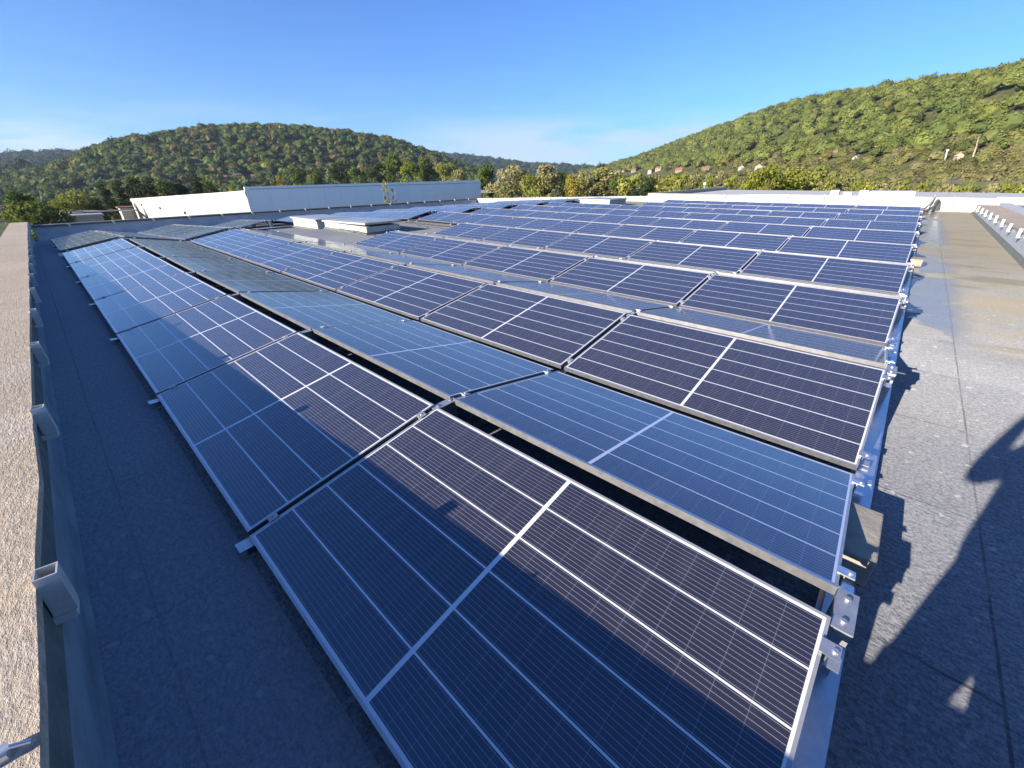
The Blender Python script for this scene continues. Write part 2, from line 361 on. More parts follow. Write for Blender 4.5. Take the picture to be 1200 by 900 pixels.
def rtop(y): return .52-.0108*y
def right_parapet():
    t = empty('parapet', (1.7, 8, 0)); inv = Matrix.Translation((-1.7, -8, 0))
    tag(t, 'right parapet with pale beige top and row of light brackets, sunlit', 'parapet')
    body, cap, up_, ed = MB(), MB(), MB(), MB()
    ys = np.linspace(-.26, YF+.45, 26)
    for i in range(len(ys)-1):
        a, b = ys[i], ys[i+1]; ta, tb = rtop(a), rtop(b)
        cap.hexa([(1.61, a, ta-.03), (2.17, a, ta-.03), (2.17, b, tb-.03), (1.61, b, tb-.03)], [(1.61, a, ta), (2.17, a, ta), (2.17, b, tb), (1.61, b, tb)])
        body.hexa([(1.655, a, -7.4), (2.14, a, -7.4), (2.14, b, -7.4), (1.655, b, -7.4)], [(1.655, a, ta-.032), (2.14, a, ta-.032), (2.14, b, tb-.032), (1.655, b, tb-.032)])
        up_.add([(1.640, a, ta-.045), (1.640, b, tb-.045), (1.650, b, .045), (1.650, a, .045)], [(0, 1, 2, 3)])
        ed.add([(1.646, a, .045), (1.646, b, .045), (1.56, b, .003), (1.56, a, .003)], [(0, 1, 2, 3)])
    for m, n, k in ((body, 'wall', 'facade'), (cap, 'granule_cap', 'parapet_top'), (up_, 'upstand', 'lit_flash'), (ed, 'base_flashing', 'cap_edge')):
        o = m.build(n, MAT[k], t); o.matrix_parent_inverse = inv
    b = bracket_mesh()
    for i in range(18):
        y = .62+1.3*i
        o = link('bracket', b, t); o.matrix_parent_inverse = inv
        o.location = (1.585, y, rtop(y)+.03); o.rotation_euler = (R(random.uniform(-4, 4)), R(random.uniform(-4, 4)), R(90+random.uniform(-5, 5)))
        o.scale = (1.25, 1.1, 1.1)
right_parapet()

def end_parapet():
    t = empty('parapet', (XEND, 10, 0)); inv = Matrix.Translation((-XEND, -10, 0))
    tag(t, 'shaded grey end parapet with dark coping strip across the far left', 'parapet')
    b, c = MB(), MB()
    zt = -.14
    b.box(XEND-.4, XEND, -.15, YF-.003, -7.4, zt-.07); c.box(XEND-.45, XEND+.04, -.16, YF-.006, zt-.068, zt)
    u = MB(); u.add([(XEND+.004, -.14, zt-.2), (XEND+.004, YF-.01, zt-.2), (XEND+.10, YF-.01, roofz(XEND)+.004), (XEND+.10, -.14, roofz(XEND)+.004)], [(0, 3, 2, 1)])
    for m, n, k in ((b, 'wall', 'wall_grey'), (c, 'coping', 'coping_dark'), (u, 'upstand', 'wall_grey')):
        o = m.build(n, MAT[k], t); o.matrix_parent_inverse = inv
    bm_ = bracket_mesh()
    for i in range(17):
        o = link('bracket', bm_, t); o.matrix_parent_inverse = inv
        o.location = (XEND+.07, .9+1.35*i, zt+.03); o.rotation_euler = (0, 0, R(90)); o.scale = (1.5, 1.4, 1.0)
end_parapet()

def far_parapet():
    t = empty('parapet', (-8, YF, 0)); inv = Matrix.Translation((8, -YF, 0))
    tag(t, 'bright white far parapet wall closing the roof behind the last panels', 'parapet')
    b, c = MB(), MB()
    xs = [2.2, -5, -12, -18, XEND-.42]; zt = lambda x: .49 if x > -5 else .49+(x+5)*.032
    for i in range(len(xs)-1):
        p, q = xs[i], xs[i+1]
        b.hexa([(q, YF, -7.4), (p, YF, -7.4), (p, YF+.35, -7.4), (q, YF+.35, -7.4)], [(q, YF, zt(q)-.05), (p, YF, zt(p)-.05), (p, YF+.35, zt(p)-.05), (q, YF+.35, zt(q)-.05)])
        c.hexa([(q, YF-.03, zt(q)-.048), (p, YF-.03, zt(p)-.048), (p, YF+.4, zt(p)-.048), (q, YF+.4, zt(q)-.048)], [(q, YF-.03, zt(q)), (p, YF-.03, zt(p)), (p, YF+.4, zt(p)), (q, YF+.4, zt(q))])
    f = MB(); f.add([(XR-.03, YF-.004, .10), (XEND+.1, YF-.004, roofz(XEND)+.10), (XEND+.1, YF-.16, roofz(XEND)+.006), (FOLD, YF-.16, .006), (XR-.03, YF-.16, .006), (FOLD, YF-.004, .10)], [(0, 5, 3, 4), (5, 1, 2, 3)])
    for m, n, k in ((b, 'wall', 'wall_white'), (c, 'coping', 'white_coping'), (f, 'base_flashing', 'curb_membrane')):
        o = m.build(n, MAT[k], t); o.matrix_parent_inverse = inv
    bm_ = bracket_mesh()
    for i in range(19):
        x = 1.0-1.35*i
        o = link('bracket', bm_, t); o.matrix_parent_inverse = inv
        o.location = (x, YF-.055, zt(x)+.02); o.scale = (1.3, 1.2, .9)
far_parapet()

# ------------------------------------------------------------------ solar array
X0, Y0, ZL, PITCHX, GR, GV = .17598, .15177, .0880, 1.82848, .118, .0857
WC = PW*math.cos(TILT); ZR = ZL+PW*math.sin(TILT); PAIR = 2*WC+GR+GV
fr = MB(); fwid, fd = .009, .031
fr.box(-PL/2, PL/2, 0, fwid, -fd, 0).box(-PL/2, PL/2, PW-fwid, PW, -fd, 0)
fr.box(-PL/2, -PL/2+fwid, fwid, PW-fwid, -fd, 0).box(PL/2-fwid, PL/2, fwid, PW-fwid, -fd, 0)
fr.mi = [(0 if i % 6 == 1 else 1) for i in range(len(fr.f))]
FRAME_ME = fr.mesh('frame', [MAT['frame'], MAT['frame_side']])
gl = MB(); gl.add([(-PL/2+fwid, fwid, -.0015), (PL/2-fwid, fwid, -.0015), (PL/2-fwid, PW-fwid, -.0015), (-PL/2+fwid, PW-fwid, -.0015),
                   (-PL/2+fwid, fwid, -.007), (PL/2-fwid, fwid, -.007), (PL/2-fwid, PW-fwid, -.007), (-PL/2+fwid, PW-fwid, -.007)],
                  [(0, 1, 2, 3)]); gl.add(gl.v[4:8], [(3, 2, 1, 0)], 1)
GLASS_ME = gl.mesh('cell_glass', [MAT['cells'], MAT['backsheet']])
jb = MB(); jb.box(-.06, .06, PW-.20, PW-.12, -.03, -.0075)
JB_ME = jb.mesh('junction_box', MAT['black_plastic'])
B2 = Matrix.Translation((FOLD-.25, 0, 0)) @ Matrix.Rotation(.050, 4, 'Y').inverted()       # second block lies on the falling part of the roof

def row_y(row):
    k = (row-1)//2
    return Y0+k*PAIR + (0 if row % 2 else WC+GR)            # near edge
def add_panel(M, xc, row, label, group):
    y = row_y(row)
    if row % 2: L = Matrix.Translation((xc, y, ZL)) @ Matrix.Rotation(TILT, 4, 'X')
    else: L = Matrix.Translation((xc, y+WC, ZL)) @ Matrix.Rotation(math.pi, 4, 'Z') @ Matrix.Rotation(TILT, 4, 'X')
    j = Matrix.Translation((random.gauss(0, .0018), random.gauss(0, .0018), random.gauss(0, .0012))) @ Matrix.Rotation(random.gauss(0, .0024), 4, 'X') @ Matrix.Rotation(random.gauss(0, .0022), 4, 'Y')
    t = empty('solar_panel', mw=M @ L @ j)
    tag(t, label, 'solar panel', group)
    link('frame', FRAME_ME, t); link('cell_glass', GLASS_ME, t); link('junction_box', JB_ME, t)
    return t
def row_words(r): return 'front row' if r == 1 else ORD[r-1]+' row from near parapet'
for row in range(1, 21):
    n = 7 if row <= 4 or 9 <= row <= 16 else 5
    for i in range(n):
        xc = X0-PL/2-i*PITCHX
        tone = 'sunlit' if row % 2 else 'sky blue'
        if row == 1: lab = f'solar panel half shaded in the front row, {ORD[i]} column from right walkway'
        else: lab = f'solar panel in the {row_words(row)}, {ORD[i]} column from right walkway'
        add_panel(Matrix.Identity(4), xc, row, lab, 'solar panels on the near roof slope')
for row in range(1, 21):
    cols = range(4) if row <= 4 or row >= 9 else range(2, 4)
    for i in cols:
        lab = f'solar panel beyond the roof crest, {row_words(row)}, {ORD[i]} column past crest'
        add_panel(B2, -PL/2-.1-i*PITCHX, row, lab, 'solar panels on the falling roof slope')

# mounting rails under every joint between columns
def clamp_mesh():
    m = MB(); m.box(-.022, .022, -.02, .02, .001, .006); m.box(-.010, .010, -.02, .02, -.045, .001)
    m.tube([(0, 0, .006), (0, 0, .011)], .0065, 8); return m.mesh('clamp', MAT['alu_dull'])
def end_clamp_mesh():
    m = MB(); m.box(-.012, .034, -.022, .022, .002, .007); m.box(.006, .010, -.022, .022, -.05, .002); m.box(.0101, .046, -.022, .022, -.050, -.045)
    m.tube([(.022, 0, .007), (.022, 0, .013)], .007, 8); return m.mesh('clamp', MAT['alu'])
def foot_mesh():
    m = MB(); m.box(-.032, .032, -.05, .03, .018, .024); m.box(-.032, -.026, -.05, .03, -.018, .018); m.box(.026, .032, -.05, .03, -.018, .018)
    m.box(-.004, .004, -.05, .03, -.018, .018); return m.mesh('rail_foot', MAT['alu'])
def ridge_post_mesh():
    m = MB(); h = ZR-.058                                    # bent sheet carrying both upper frame edges
    m.box(-.026, .026, -.066, -.062, .0, h).box(-.026, .026, .062, .066, .0, h).box(-.026, .026, -.08, .08, h, h+.004)
    m.box(-.026, -.022, -.061, .061, .0, h-.001)
    m.tube([(0, -.045, h+.004), (0, -.045, h+.011)], .008, 6); m.tube([(0, .045, h+.004), (0, .045, h+.011)], .008, 6)
    return m.mesh('ridge_post', MAT['alu_dull'])
CL, ECL, FT, RP = clamp_mesh(), end_clamp_mesh(), foot_mesh(), ridge_post_mesh()
def rail(M, x, y0r, y1r, rows, label, group, end=0):
    t = empty('mounting_rail', mw=M @ Matrix.Translation((x, y0r, 0)))
    tag(t, label, 'mounting rail', group)
    b = MB(); L = y1r-y0r
    wd = .032 if not end else .036
    b.box(-wd, wd, 0, L, .008, .042); b.box(-wd-.014, wd+.014, 0, L, .0045, .0078)
    b.build('base_rail', MAT['alu'], t)
    for row in rows:
        y = row_y(row)
        for v in (.10, .90):
            yy = y + v*WC; zz = ZL+(v if row % 2 else 1-v)*PW*math.sin(TILT)
            o = link('clamp', ECL if end else CL, t)
            o.location = (0.0 if not end else -.038*end, yy-y0r, zz); o.rotation_euler = (TILT if row % 2 else -TILT, 0, 0)
            if end < 0: o.scale = (-1, 1, 1)
    for row in sorted(set((r+1)//2 for r in rows)):
        yy = Y0+(row-1)*PAIR+WC+GR/2
        o = link('ridge_post', RP, t); o.location = (0 if not end else -.012*end, yy-y0r, .0425)
        f = link('rail_foot', FT, t); f.location = (0, Y0+(row-1)*PAIR-.005-y0r, .0)
        f.location.z = .021
    return t
I4 = Matrix.Identity(4)
rail(I4, X0+.042, Y0+.02, row_y(20)+WC+.05, range(1, 21), 'long aluminium mounting rail along the right ends of all panel rows', 'aluminium rails under the panels', 1)
for i in range(1, 7):
    x = X0-i*PITCHX+(PITCHX-PL)/2
    if i <= 4: segs = [(1, 20)]
    else: segs = [(1, 4), (9, 16)]
    for a, b in segs:
        where = 'beside the front rows' if a == 1 else 'beyond the rooflights'
        rail(I4, x, row_y(a)-.03, row_y(b)+WC+.03, range(a, b+1), f'aluminium mounting rail under the {ORD[i-1]} panel joint from right walkway, {where}', 'aluminium rails under the panels')
x = X0-7*PITCHX+(PITCHX-PL)-.01
for a, b in ((1, 4), (9, 16)):
    rail(I4, x, row_y(a)-.03, row_y(b)+WC+.03, range(a, b+1), 'aluminium end rail along the left ends of the ' + ('front four rows' if a == 1 else 'rows beyond the rooflights'), 'aluminium rails under the panels', -1)
x = X0-5*PITCHX+(PITCHX-PL)-.01
for a, b in ((5, 8), (17, 20)):
    rail(I4, x, row_y(a)-.03, row_y(b)+WC+.03, range(a, b+1), 'aluminium end rail beside the ' + ('near pair of rooflights' if a == 5 else 'far single rooflight'), 'aluminium rails under the panels', -1)
for i in range(5):
    x = -.1-i*PITCHX+(PITCHX-PL)/2
    for a, b in (((1, 4), (9, 20)) if i < 2 else ((1, 20),)):
        rail(B2, x, row_y(a)-.03, row_y(b)+WC+.03, range(a, b+1), f'aluminium mounting rail beyond the roof crest, {ORD[i]} past crest, ' + ('near rows' if b == 4 else 'far rows' if a == 9 else 'all rows'), 'aluminium rails beyond the crest', 1 if i == 0 else 0)

# black cable run under the ridge gap of the first pair of rows
cb = MB(); yy = Y0+WC+GR/2
pts = [(X0-.1-.25*k, yy-.01+.018*math.sin(k*1.7), .085+.03*math.sin(k*.9)+.012*math.cos(k*2.3)) for k in range(52)]
cb.tube(pts, .006, 6)
pts = [(X0-.2-.3*k, yy+.03+.014*math.sin(k*1.3+1), .07+.025*math.sin(k*1.1+2)) for k in range(42)]
cb.tube(pts, .005, 6)
tag(cb.build('cable', MAT['black_plastic']), 'black cable pair slung in the dark gap behind the front panel row', 'cable')

for gi in (1, 2, 3):
    cb = MB(); yy = Y0+gi*PAIR+WC+GR/2
    for off, ph in ((-.012, 0), (.022, 1.4)):
        pts = [(X0-.15-.26*k, yy+off+.014*math.sin(k*1.5+ph+gi), .10+.045*abs(math.sin(k*.75+ph))+.012*math.cos(k*2.1+gi)) for k in range(46)]
        cb.tube(pts, .0055, 6)
    tag(cb.build('cable', MAT['black_plastic']), f'black cable pair slung in the ridge gap behind the {ORD[2*gi]} panel row', 'cable')
# ballast blocks
def ballast(x0, x1, y0, y1, h, label):
    m = MB(); m.box(x0, x1, y0, y1, .012, h)
    o = m.build('ballast_block', MAT['concrete_block'], bevel=.006); tag(o, label, 'ballast block', 'ballast blocks on the right rail')
    return o
ballast(.03, .288, 1.62, 1.95, .14, 'tan concrete ballast block under the second row at the right walkway')
ballast(.20, .36, 9.40, 9.72, .12, 'pinkish ballast block far along the right ends of the rows')

# ------------------------------------------------------------------ rooflights
def rooflight(x0, x1, y0, y1, h, lid_open, label):
    zb = roofz((x0+x1)/2)
    t = empty('rooflight', ((x0+x1)/2, (y0+y1)/2, zb)); tag(t, label, 'rooflight', 'rooflights between the panels')
    a, b = (x1-x0)/2, (y1-y0)/2
    m = MB(); m.box(-a, a, -b, b, -.02, h); m.build('curb', MAT['curb_membrane'], t, bevel=.01)
    m = MB(); m.add([(-a+.001-.05, -b-.05, .002), (a+.05, -b-.05, .002), (a+.05, b+.05, .002), (-a-.05, b+.05, .002), (-a-.002, -b-.002, .06), (a+.002, -b-.002, .06), (a+.002, b+.002, .06), (-a-.002, b+.002, .06)],
                 [(0, 1, 5, 4), (1, 2, 6, 5), (2, 3, 7, 6), (3, 0, 4, 7)]); m.build('base_flashing', MAT['cap_edge'], t)
    m = MB(); e = .05
    m.hexa([(-a-e, -b-e, h+.004), (a+e, -b-e, h+.004+lid_open), (a+e, b+e, h+.004+lid_open), (-a-e, b+e, h+.004)],
           [(-a-e, -b-e, h+.055), (a+e, -b-e, h+.055+lid_open), (a+e, b+e, h+.055+lid_open), (-a-e, b+e, h+.055)])
    lid = m.build('lid', MAT['lid'], t, bevel=.008)
    m = MB(); s = lid_open/(2*a+2*e)
    z = lambda x: h+.057+(x+a+e)*s
    m.hexa([(-a, -b, z(-a)), (a, -b, z(a)), (a, b, z(a)), (-a, b, z(-a))], [(-a+.15, -b+.15, z(-a)+.02), (a-.15, -b+.15, z(a)+.02), (a-.15, b-.15, z(a)+.02), (-a+.15, b-.15, z(-a)+.02)])
    m.build('glazing', MAT['dome'], lid)
    return t
rooflight(-13.2, -10.75, 5.95, 7.0, .20, .05, 'near right rooflight, pale concrete curb with slightly raised white lid')
rooflight(-15.7, -13.85, 6.0, 7.1, .28, 0, 'near left rooflight partly hidden behind the other, white lid closed')
rooflight(-12.6, -10.9, 18.9, 20.5, .26, 0, 'far single rooflight, small white box among the distant panel rows')

# flexible conduits climbing the far wall
def conduit(pts, rad, name, mat, label):
    m = MB()
    P = [Vector(p) for p in pts]; Q = []
    for i in range(len(P)-1):
        p0, p1, p2, p3 = P[max(i-1, 0)], P[i], P[i+1], P[min(i+2, len(P)-1)]
        for k in range(6):
            u = k/6; Q.append(.5*((2*p1)+(-p0+p2)*u+(2*p0-5*p1+4*p2-p3)*u*u+(-p0+3*p1-3*p2+p3)*u**3))
    Q.append(P[-1]); m.tube(Q, rad, 8)
    tag(m.build(name, mat), label, 'conduit', 'conduits at the far wall'); 
CND = simple('grey_conduit', (.30, .30, .30), (.16, .16, .16), 20, .5)
conduit([(.20, 22.4, .10), (.28, 22.75, .12), (.36, 23.1, .22), (.42, 23.28, .42), (.44, 23.33, .60)], .035, 'conduit', CND, 'slim grey conduit rising to the top of far wall')
conduit([(.24, 22.2, .05), (.38, 22.6, .07), (.50, 23.0, .18), (.56, 23.2, .38), (.62, 23.3, .30), (.66, 23.22, .05)], .05, 'conduit', simple('dark_conduit', (.07, .075, .07), rough=.5), 'thick dark conduit looping down beside the far wall')
conduit([(.22, 22.2, .05), (.34, 22.5, .05), (.44, 22.85, .12), (.50, 23.1, .24), (.54, 23.25, .14), (.55, 23.2, .04)], .04, 'conduit', simple('pale_conduit', (.55, .55, .52), rough=.5), 'short pale conduit bent low between the other two')

# ------------------------------------------------------------------ terrain
def lerp_prof(pts):
    a = sorted((azel(*p)) for p in pts); return np.array([q[0] for q in a]), np.array([q[1] for q in a])
PLf = lerp_prof([(0,207),(30,202),(60,195),(85,186),(105,177),(130,167),(180,159),(230,151),(300,148),(370,151),(420,157),(460,164),(500,177),(530,188),(560,199)])
PMf = lerp_prof([(470,182),(510,181),(540,183),(580,188),(620,193),(680,196)])
PR = lerp_prof([(690,199),(730,189),(760,180),(800,165),(850,147),(900,130),(950,117),(1000,109),(1050,102),(1100,95),(1150,87),(1200,77)])
PF = lerp_prof([(0,184),(30,182),(60,181),(100,179),(140,180)])
PN = lerp_prof([(0,195),(20,190),(45,193),(75,203),(95,212)])
def sm(t): t = np.clip(t, 0, 1); return t*t*(3-2*t)
def base_z(x, y): return -7.0+.0215*np.minimum(x, 0)
def hill(x, y, prof, rc, rf, rb, treeh, fall=R(8), rc_fn=None):
    az = np.arctan2(x, y); r = np.hypot(x, y)
    rcv = rc if rc_fn is None else rc_fn(az)
    e = np.interp(az, prof[0], prof[1])
    lo, hi = prof[0][0], prof[0][-1]
    wgt = sm(1-np.maximum(lo-az, 0)/fall)*sm(1-np.maximum(az-hi, 0)/fall)
    top = rcv*np.tan(e)+CAMH-treeh - base_z(x*rcv/np.maximum(r, 1), y)
    k = rcv/rc; up_ = sm((r-rf*k)/np.maximum(rcv-rf*k, 1)); dn = sm((rb*k-r)/np.maximum(rb*k-rcv, 1))
    return np.maximum(top, 0)*wgt*np.minimum(up_, dn)
RCR = lambda az: np.interp(az, [R(-33), R(-20), R(-5), R(5), R(25)], [1300, 900, 640, 560, 520])
def H(x, y):
    x = np.asarray(x, float); y = np.asarray(y, float)
    z = np.zeros_like(x)
    for a in ((PLf, 850, 470, 1500, 7, R(2.2)), (PMf, 2300, 1500, 3600, 8), (PF, 1900, 1200, 3200, 8), (PN, 1000, 800, 1300, 6)):
        z = np.maximum(z, hill(x, y, *a))
    z = np.maximum(z, hill(x, y, PR, 640, 300, 1100, 7, R(14), RCR))
    return base_z(x, y)+z
az = np.radians(np.concatenate([np.arange(-120, 40, .8), np.arange(40, 240.1, 5)]))
rr = np.concatenate([[0.01, 30, 60], np.geomspace(90, 5200, 64)])
A, RR = np.meshgrid(az, rr, indexing='ij'); X, Y = RR*np.sin(A), RR*np.cos(A); Z = H(X, Y)
na, nr = A.shape
V = np.stack([X, Y, Z], -1).reshape(-1, 3)
idx = np.arange(na*nr).reshape(na, nr)
F = np.stack([idx[:-1, :-1], idx[:-1, 1:], idx[1:, 1:], idx[1:, :-1]], -1).reshape(-1, 4)
def np_mesh(name, V, F, mat, tint=None, smooth=False):
    k = F.shape[1]; me = bpy.data.meshes.new(name)
    me.vertices.add(len(V)); me.vertices.foreach_set('co', np.ascontiguousarray(V, np.float32).ravel())
    me.loops.add(F.size); me.loops.foreach_set('vertex_index', np.ascontiguousarray(F, np.int32).ravel())
    me.polygons.add(len(F)); me.polygons.foreach_set('loop_start', np.arange(0, F.size, k, dtype=np.int32))
    me.polygons.foreach_set('use_smooth', np.full(len(F), smooth))
    if tint is not None:
        at = me.attributes.new('tint', 'FLOAT_COLOR', 'POINT')
        at.data.foreach_set('color', np.concatenate([tint, np.ones((len(tint), 1))], 1).astype(np.float32).ravel())
    me.materials.append(mat); me.update(calc_edges=True); me.validate(); return me
k = NT('grass_and_scrub_ground'); o = k.obj()
c = k.ramp(k.noise(o, .02, 6, .6), .38, .62, (.060, .070, .022, 1), (.17, .145, .065, 1))
c = k.mix(k.ramp(k.noise(o, .35, 4, .7), .4, .65), c, (.045, .055, .018, 1)); k.set(c, .95, 0, .1); GROUND = k.m
struct(link('ground', np_mesh('ground', V, F, GROUND, smooth=True)))

# roads and pale field strips
def ribbon(name, pts, wdt, mat, dz=.0):
    m = MB(); vs = []
    P = [Vector(p) for p in pts]
    for i, p in enumerate(P):
        d = (P[min(i+1, len(P)-1)]-P[max(i-1, 0)]); d.z = 0; d.normalize(); n_ = Vector((-d.y, d.x, 0))*wdt/2
        vs += [p+n_, p-n_]
    n = len(P); m.add(vs, [(2*i, 2*i+1, 2*i+3, 2*i+2) for i in range(n-1)])
    return m, name, mat
def at(px, py, r):
    a, e = azel(px, py); return Vector((r*math.sin(a), r*math.cos(a), CAMH+r*math.tan(e)))
ROADM = simple('pale_worn_asphalt', (.26, .25, .22), (.20, .19, .17), .3, .9)
BANK = simple('dry_grass_bank', (.14, .13, .055), (.075, .085, .03), .12, .95)
rp = [at(950, 217.5, 260), at(1010, 216.0, 250), at(1060, 215.2, 245), at(1110, 214.2, 240), at(1160, 213, 240), at(1220, 211, 240)]
m = MB()
for i in range(len(rp)-1):
    a, b = rp[i], rp[i+1]
    for s0, s1 in ((-1, 1),):
        ra, rb_ = a.normalized(), b.normalized()
        fa, fb = Vector((a.x, a.y, 0)).normalized(), Vector((b.x, b.y, 0)).normalized()
        m.add([a-fa*14-Vector((0,0,4.0)), b-fb*14-Vector((0,0,4.0)), b-fb*4.2-Vector((0,0,.02)), a-fa*4.2-Vector((0,0,.02)), a+fa*5-Vector((0,0,.02)), b+fb*5-Vector((0,0,.02)), b+fb*16-Vector((0,0,4.0)), a+fa*16-Vector((0,0,4.0))],
              [(0, 1, 2, 3), (3, 2, 5, 4), (4, 5, 6, 7)])
struct(m.build('road_embankment', BANK))
m = MB(); g_ = MB()
for i in range(len(rp)-1):
    a, b = rp[i], rp[i+1]; fa, fb = Vector((a.x, a.y, 0)).normalized(), Vector((b.x, b.y, 0)).normalized()
    m.add([a-fa*3.6, b-fb*3.6, b+fb*3.6, a+fa*3.6], [(0, 1, 2, 3)])
struct(m.build('road', ROADM))
fp = [at(560, 226, 118), at(640, 223, 128), at(720, 221, 136), at(820, 219, 140)]
m = MB()
for i in range(len(fp)-1):
    a, b = fp[i], fp[i+1]; fa, fb = Vector((a.x, a.y, 0)).normalized(), Vector((b.x, b.y, 0)).normalized()
    a.z = max(a.z, H(a.x, a.y)+.05); b.z = max(b.z, H(b.x, b.y)+.05)
    m.add([a-fa*3, b-fb*3, b+fb*9+Vector((0,0,.4)), a+fa*9+Vector((0,0,.4))], [(0, 1, 2, 3)])
struct(m.build('gravel_track', simple('pale_gravel', (.33, .30, .22), (.24, .22, .15), .5, .95)))
lp = [at(60, 250, 120), at(110, 247, 135), at(160, 246, 150)]
m = MB()
for i in range(2):
    a, b = lp[i], lp[i+1]; fa, fb = Vector((a.x, a.y, 0)).normalized(), Vector((b.x, b.y, 0)).normalized()
    m.add([a-fa*4, b-fb*4, b+fb*4, a+fa*4], [(0, 1, 2, 3)])
struct(m.build('side_road', ROADM))

# ------------------------------------------------------------------ foliage
def foliage_mat(name, trans=.25):
    k = NT(name); at_ = k.n('ShaderNodeAttribute', attribute_name='tint').outputs['Color']
    o = k.obj(); nz = k.noise(o, .9, 3, .7)
    c = k.mix(k.ramp(nz, .35, .65), k.mix(.25, at_, (.03, .04, .012, 1)), at_)
    k.set(c, .75, 0, .2)
    if trans:
        tr = k.n('ShaderNodeBsdfTranslucent'); k.l(k.mix(.35, c, (.10, .12, .01, 1)), tr.inputs[0])
        ms = k.n('ShaderNodeMixShader'); ms.inputs[0].default_value = trans
        k.l(k.b.outputs[0], ms.inputs[1]); k.l(tr.outputs[0], ms.inputs[2]); k.l(ms.outputs[0], k.t.nodes['Material Output'].inputs[0])
    return k.m
FOL = foliage_mat('leafy_canopy', .3); LEAF = foliage_mat('tree_leaves', .4)
BARK = simple('bark', (.10, .08, .06), (.06, .05, .04), 6, .9)
bmx = bmesh.new(); bmesh.ops.create_icosphere(bmx, subdivisions=2, radius=1)
ICO_V = np.array([v.co[:] for v in bmx.verts]); bmx.verts.index_update(); ICO_F = np.array([[v.index for v in f.verts] for f in bmx.faces]); bmx.free()
PAL = {
 'left': 1.42*np.array([[1.06, 1.0, .9]])*np.array([(.060,.090,.022),(.050,.078,.024),(.078,.105,.026),(.095,.100,.032),(.110,.090,.038),(.036,.062,.024),(.120,.145,.028),(.070,.110,.030)]),
 'right': 1.36*np.array([[.98, 1.04, .9]])*np.array([(.125,.135,.032),(.140,.148,.036),(.105,.120,.030),(.150,.150,.042),(.110,.120,.034),(.130,.142,.036),(.085,.102,.028)]),
 'scrub': np.array([(.19,.18,.055),(.17,.17,.048),(.20,.175,.07),(.13,.145,.04),(.18,.165,.052),(.22,.195,.08)]),
 'far': np.array([(.040,.060,.030),(.048,.064,.030),(.036,.052,.030)]),
}
def crowns(name, P, rad, pal, label, leaves=190, squash=.8):
    n = len(P); nv = len(ICO_V)
    tint0 = pal[rng.integers(0, len(pal), n)]*rng.uniform(.75, 1.3, (n, 1))
    rare = rng.random(n) < .014; tint0[rare] = np.array([.20, .17, .035])
    rad = rad*rng.uniform(.65, 1.3, n); tall = rng.uniform(.75, 1.25, n)*squash
    jit = 1+rng.uniform(-.3, .2, (n, nv, 1))
    v = ICO_V[None]*jit*(rad*.72)[:, None, None]; v[:, :, 2] *= tall[:, None]
    V1 = (v+P[:, None, :]).reshape(-1, 3); F1 = (ICO_F[None]+(np.arange(n)*nv)[:, None, None]).reshape(-1, 3)
    T1 = np.repeat(tint0*.9, nv, 0)
    # leaf sprays standing out from the crown, gathered in clumps
    nc = 9
    cd = rng.normal(size=(n, nc, 3)); cd[:, :, 2] = np.abs(cd[:, :, 2])*.9-.15; cd /= np.linalg.norm(cd, axis=2)[:, :, None]
    k = rng.integers(0, nc, (n, leaves)); c = np.take_along_axis(cd, k[:, :, None].repeat(3, 2), 1)
    d = rng.normal(size=(n, leaves, 3)); d /= np.linalg.norm(d, axis=2)[:, :, None]
    L = c*.62+d*rng.uniform(.2, .48, (n, leaves, 1))
    nr = d*.6+c*.5+rng.normal(size=d.shape)*.5; nr /= np.linalg.norm(nr, axis=2)[:, :, None]
    L = L*rad[:, None, None]; L[:, :, 2] *= tall[:, None]; L = L+P[:, None, :]
    t1 = np.cross(nr, rng.normal(size=nr.shape)); t1 /= np.linalg.norm(t1, axis=2)[:, :, None]; t2 = np.cross(nr, t1)
    sz = (rad[:, None]*rng.uniform(.07, .16, (n, leaves)))[:, :, None]
    Q = np.stack([L-t1*sz, L-t2*sz*.7, L+t1*sz, L+t2*sz*.7], 2).reshape(-1, 3)
    V2 = Q; m_ = n*leaves; q = np.arange(m_*4).reshape(-1, 4)+len(V1)
    F2 = np.concatenate([q[:, [0, 1, 2]], q[:, [0, 2, 3]]])
    ct = rng.uniform(.82, 1.2, (n, nc)); tl = tint0[:, None, :]*np.take_along_axis(ct, k, 1)[:, :, None]*rng.uniform(.85, 1.15, (n, leaves, 1))
    T2 = np.repeat(tl.reshape(-1, 3), 4, 0)
    o = link(name, np_mesh(name, np.concatenate([V1, V2]), np.concatenate([F1, F2]), FOL, np.concatenate([T1, T2])))
    tag(o, label, 'forest', kind='stuff'); return o
def hit(px, py, r_lo=240, r_hi=1200):
    a, e = azel(px, py); r = np.arange(r_lo, r_hi, 2.0)
    d = H(r*math.sin(a), r*math.cos(a))-(CAMH+r*math.tan(e)); k_ = np.argmax(d > 0)
    return float(r[k_]) if d.max() > 0 else None
HOUSES = []      # (az, r) filled below, crowns keep clear in front of them
def keep_clear(x, y):
    ok = np.ones(len(x), bool); a = np.arctan2(x, y); r = np.hypot(x, y)
    for ha, hr, hw in HOUSES: ok &= ~((np.abs(a-ha) < hw) & (r > hr-12) & (r < hr+6))
    return ok
def scatter(a0, a1, r_0, r_1, sp, cond=None):
    n = int((R(a1)-R(a0))*(r_1**2-r_0**2)/2/sp**2)
    a = rng.uniform(R(a0), R(a1), n); r = np.sqrt(rng.uniform(r_0**2, r_1**2, n))
    x, y = r*np.sin(a), r*np.cos(a); ok = keep_clear(x, y)
    if cond is not None: ok &= cond(x, y, r, a)
    return x[ok], y[ok]
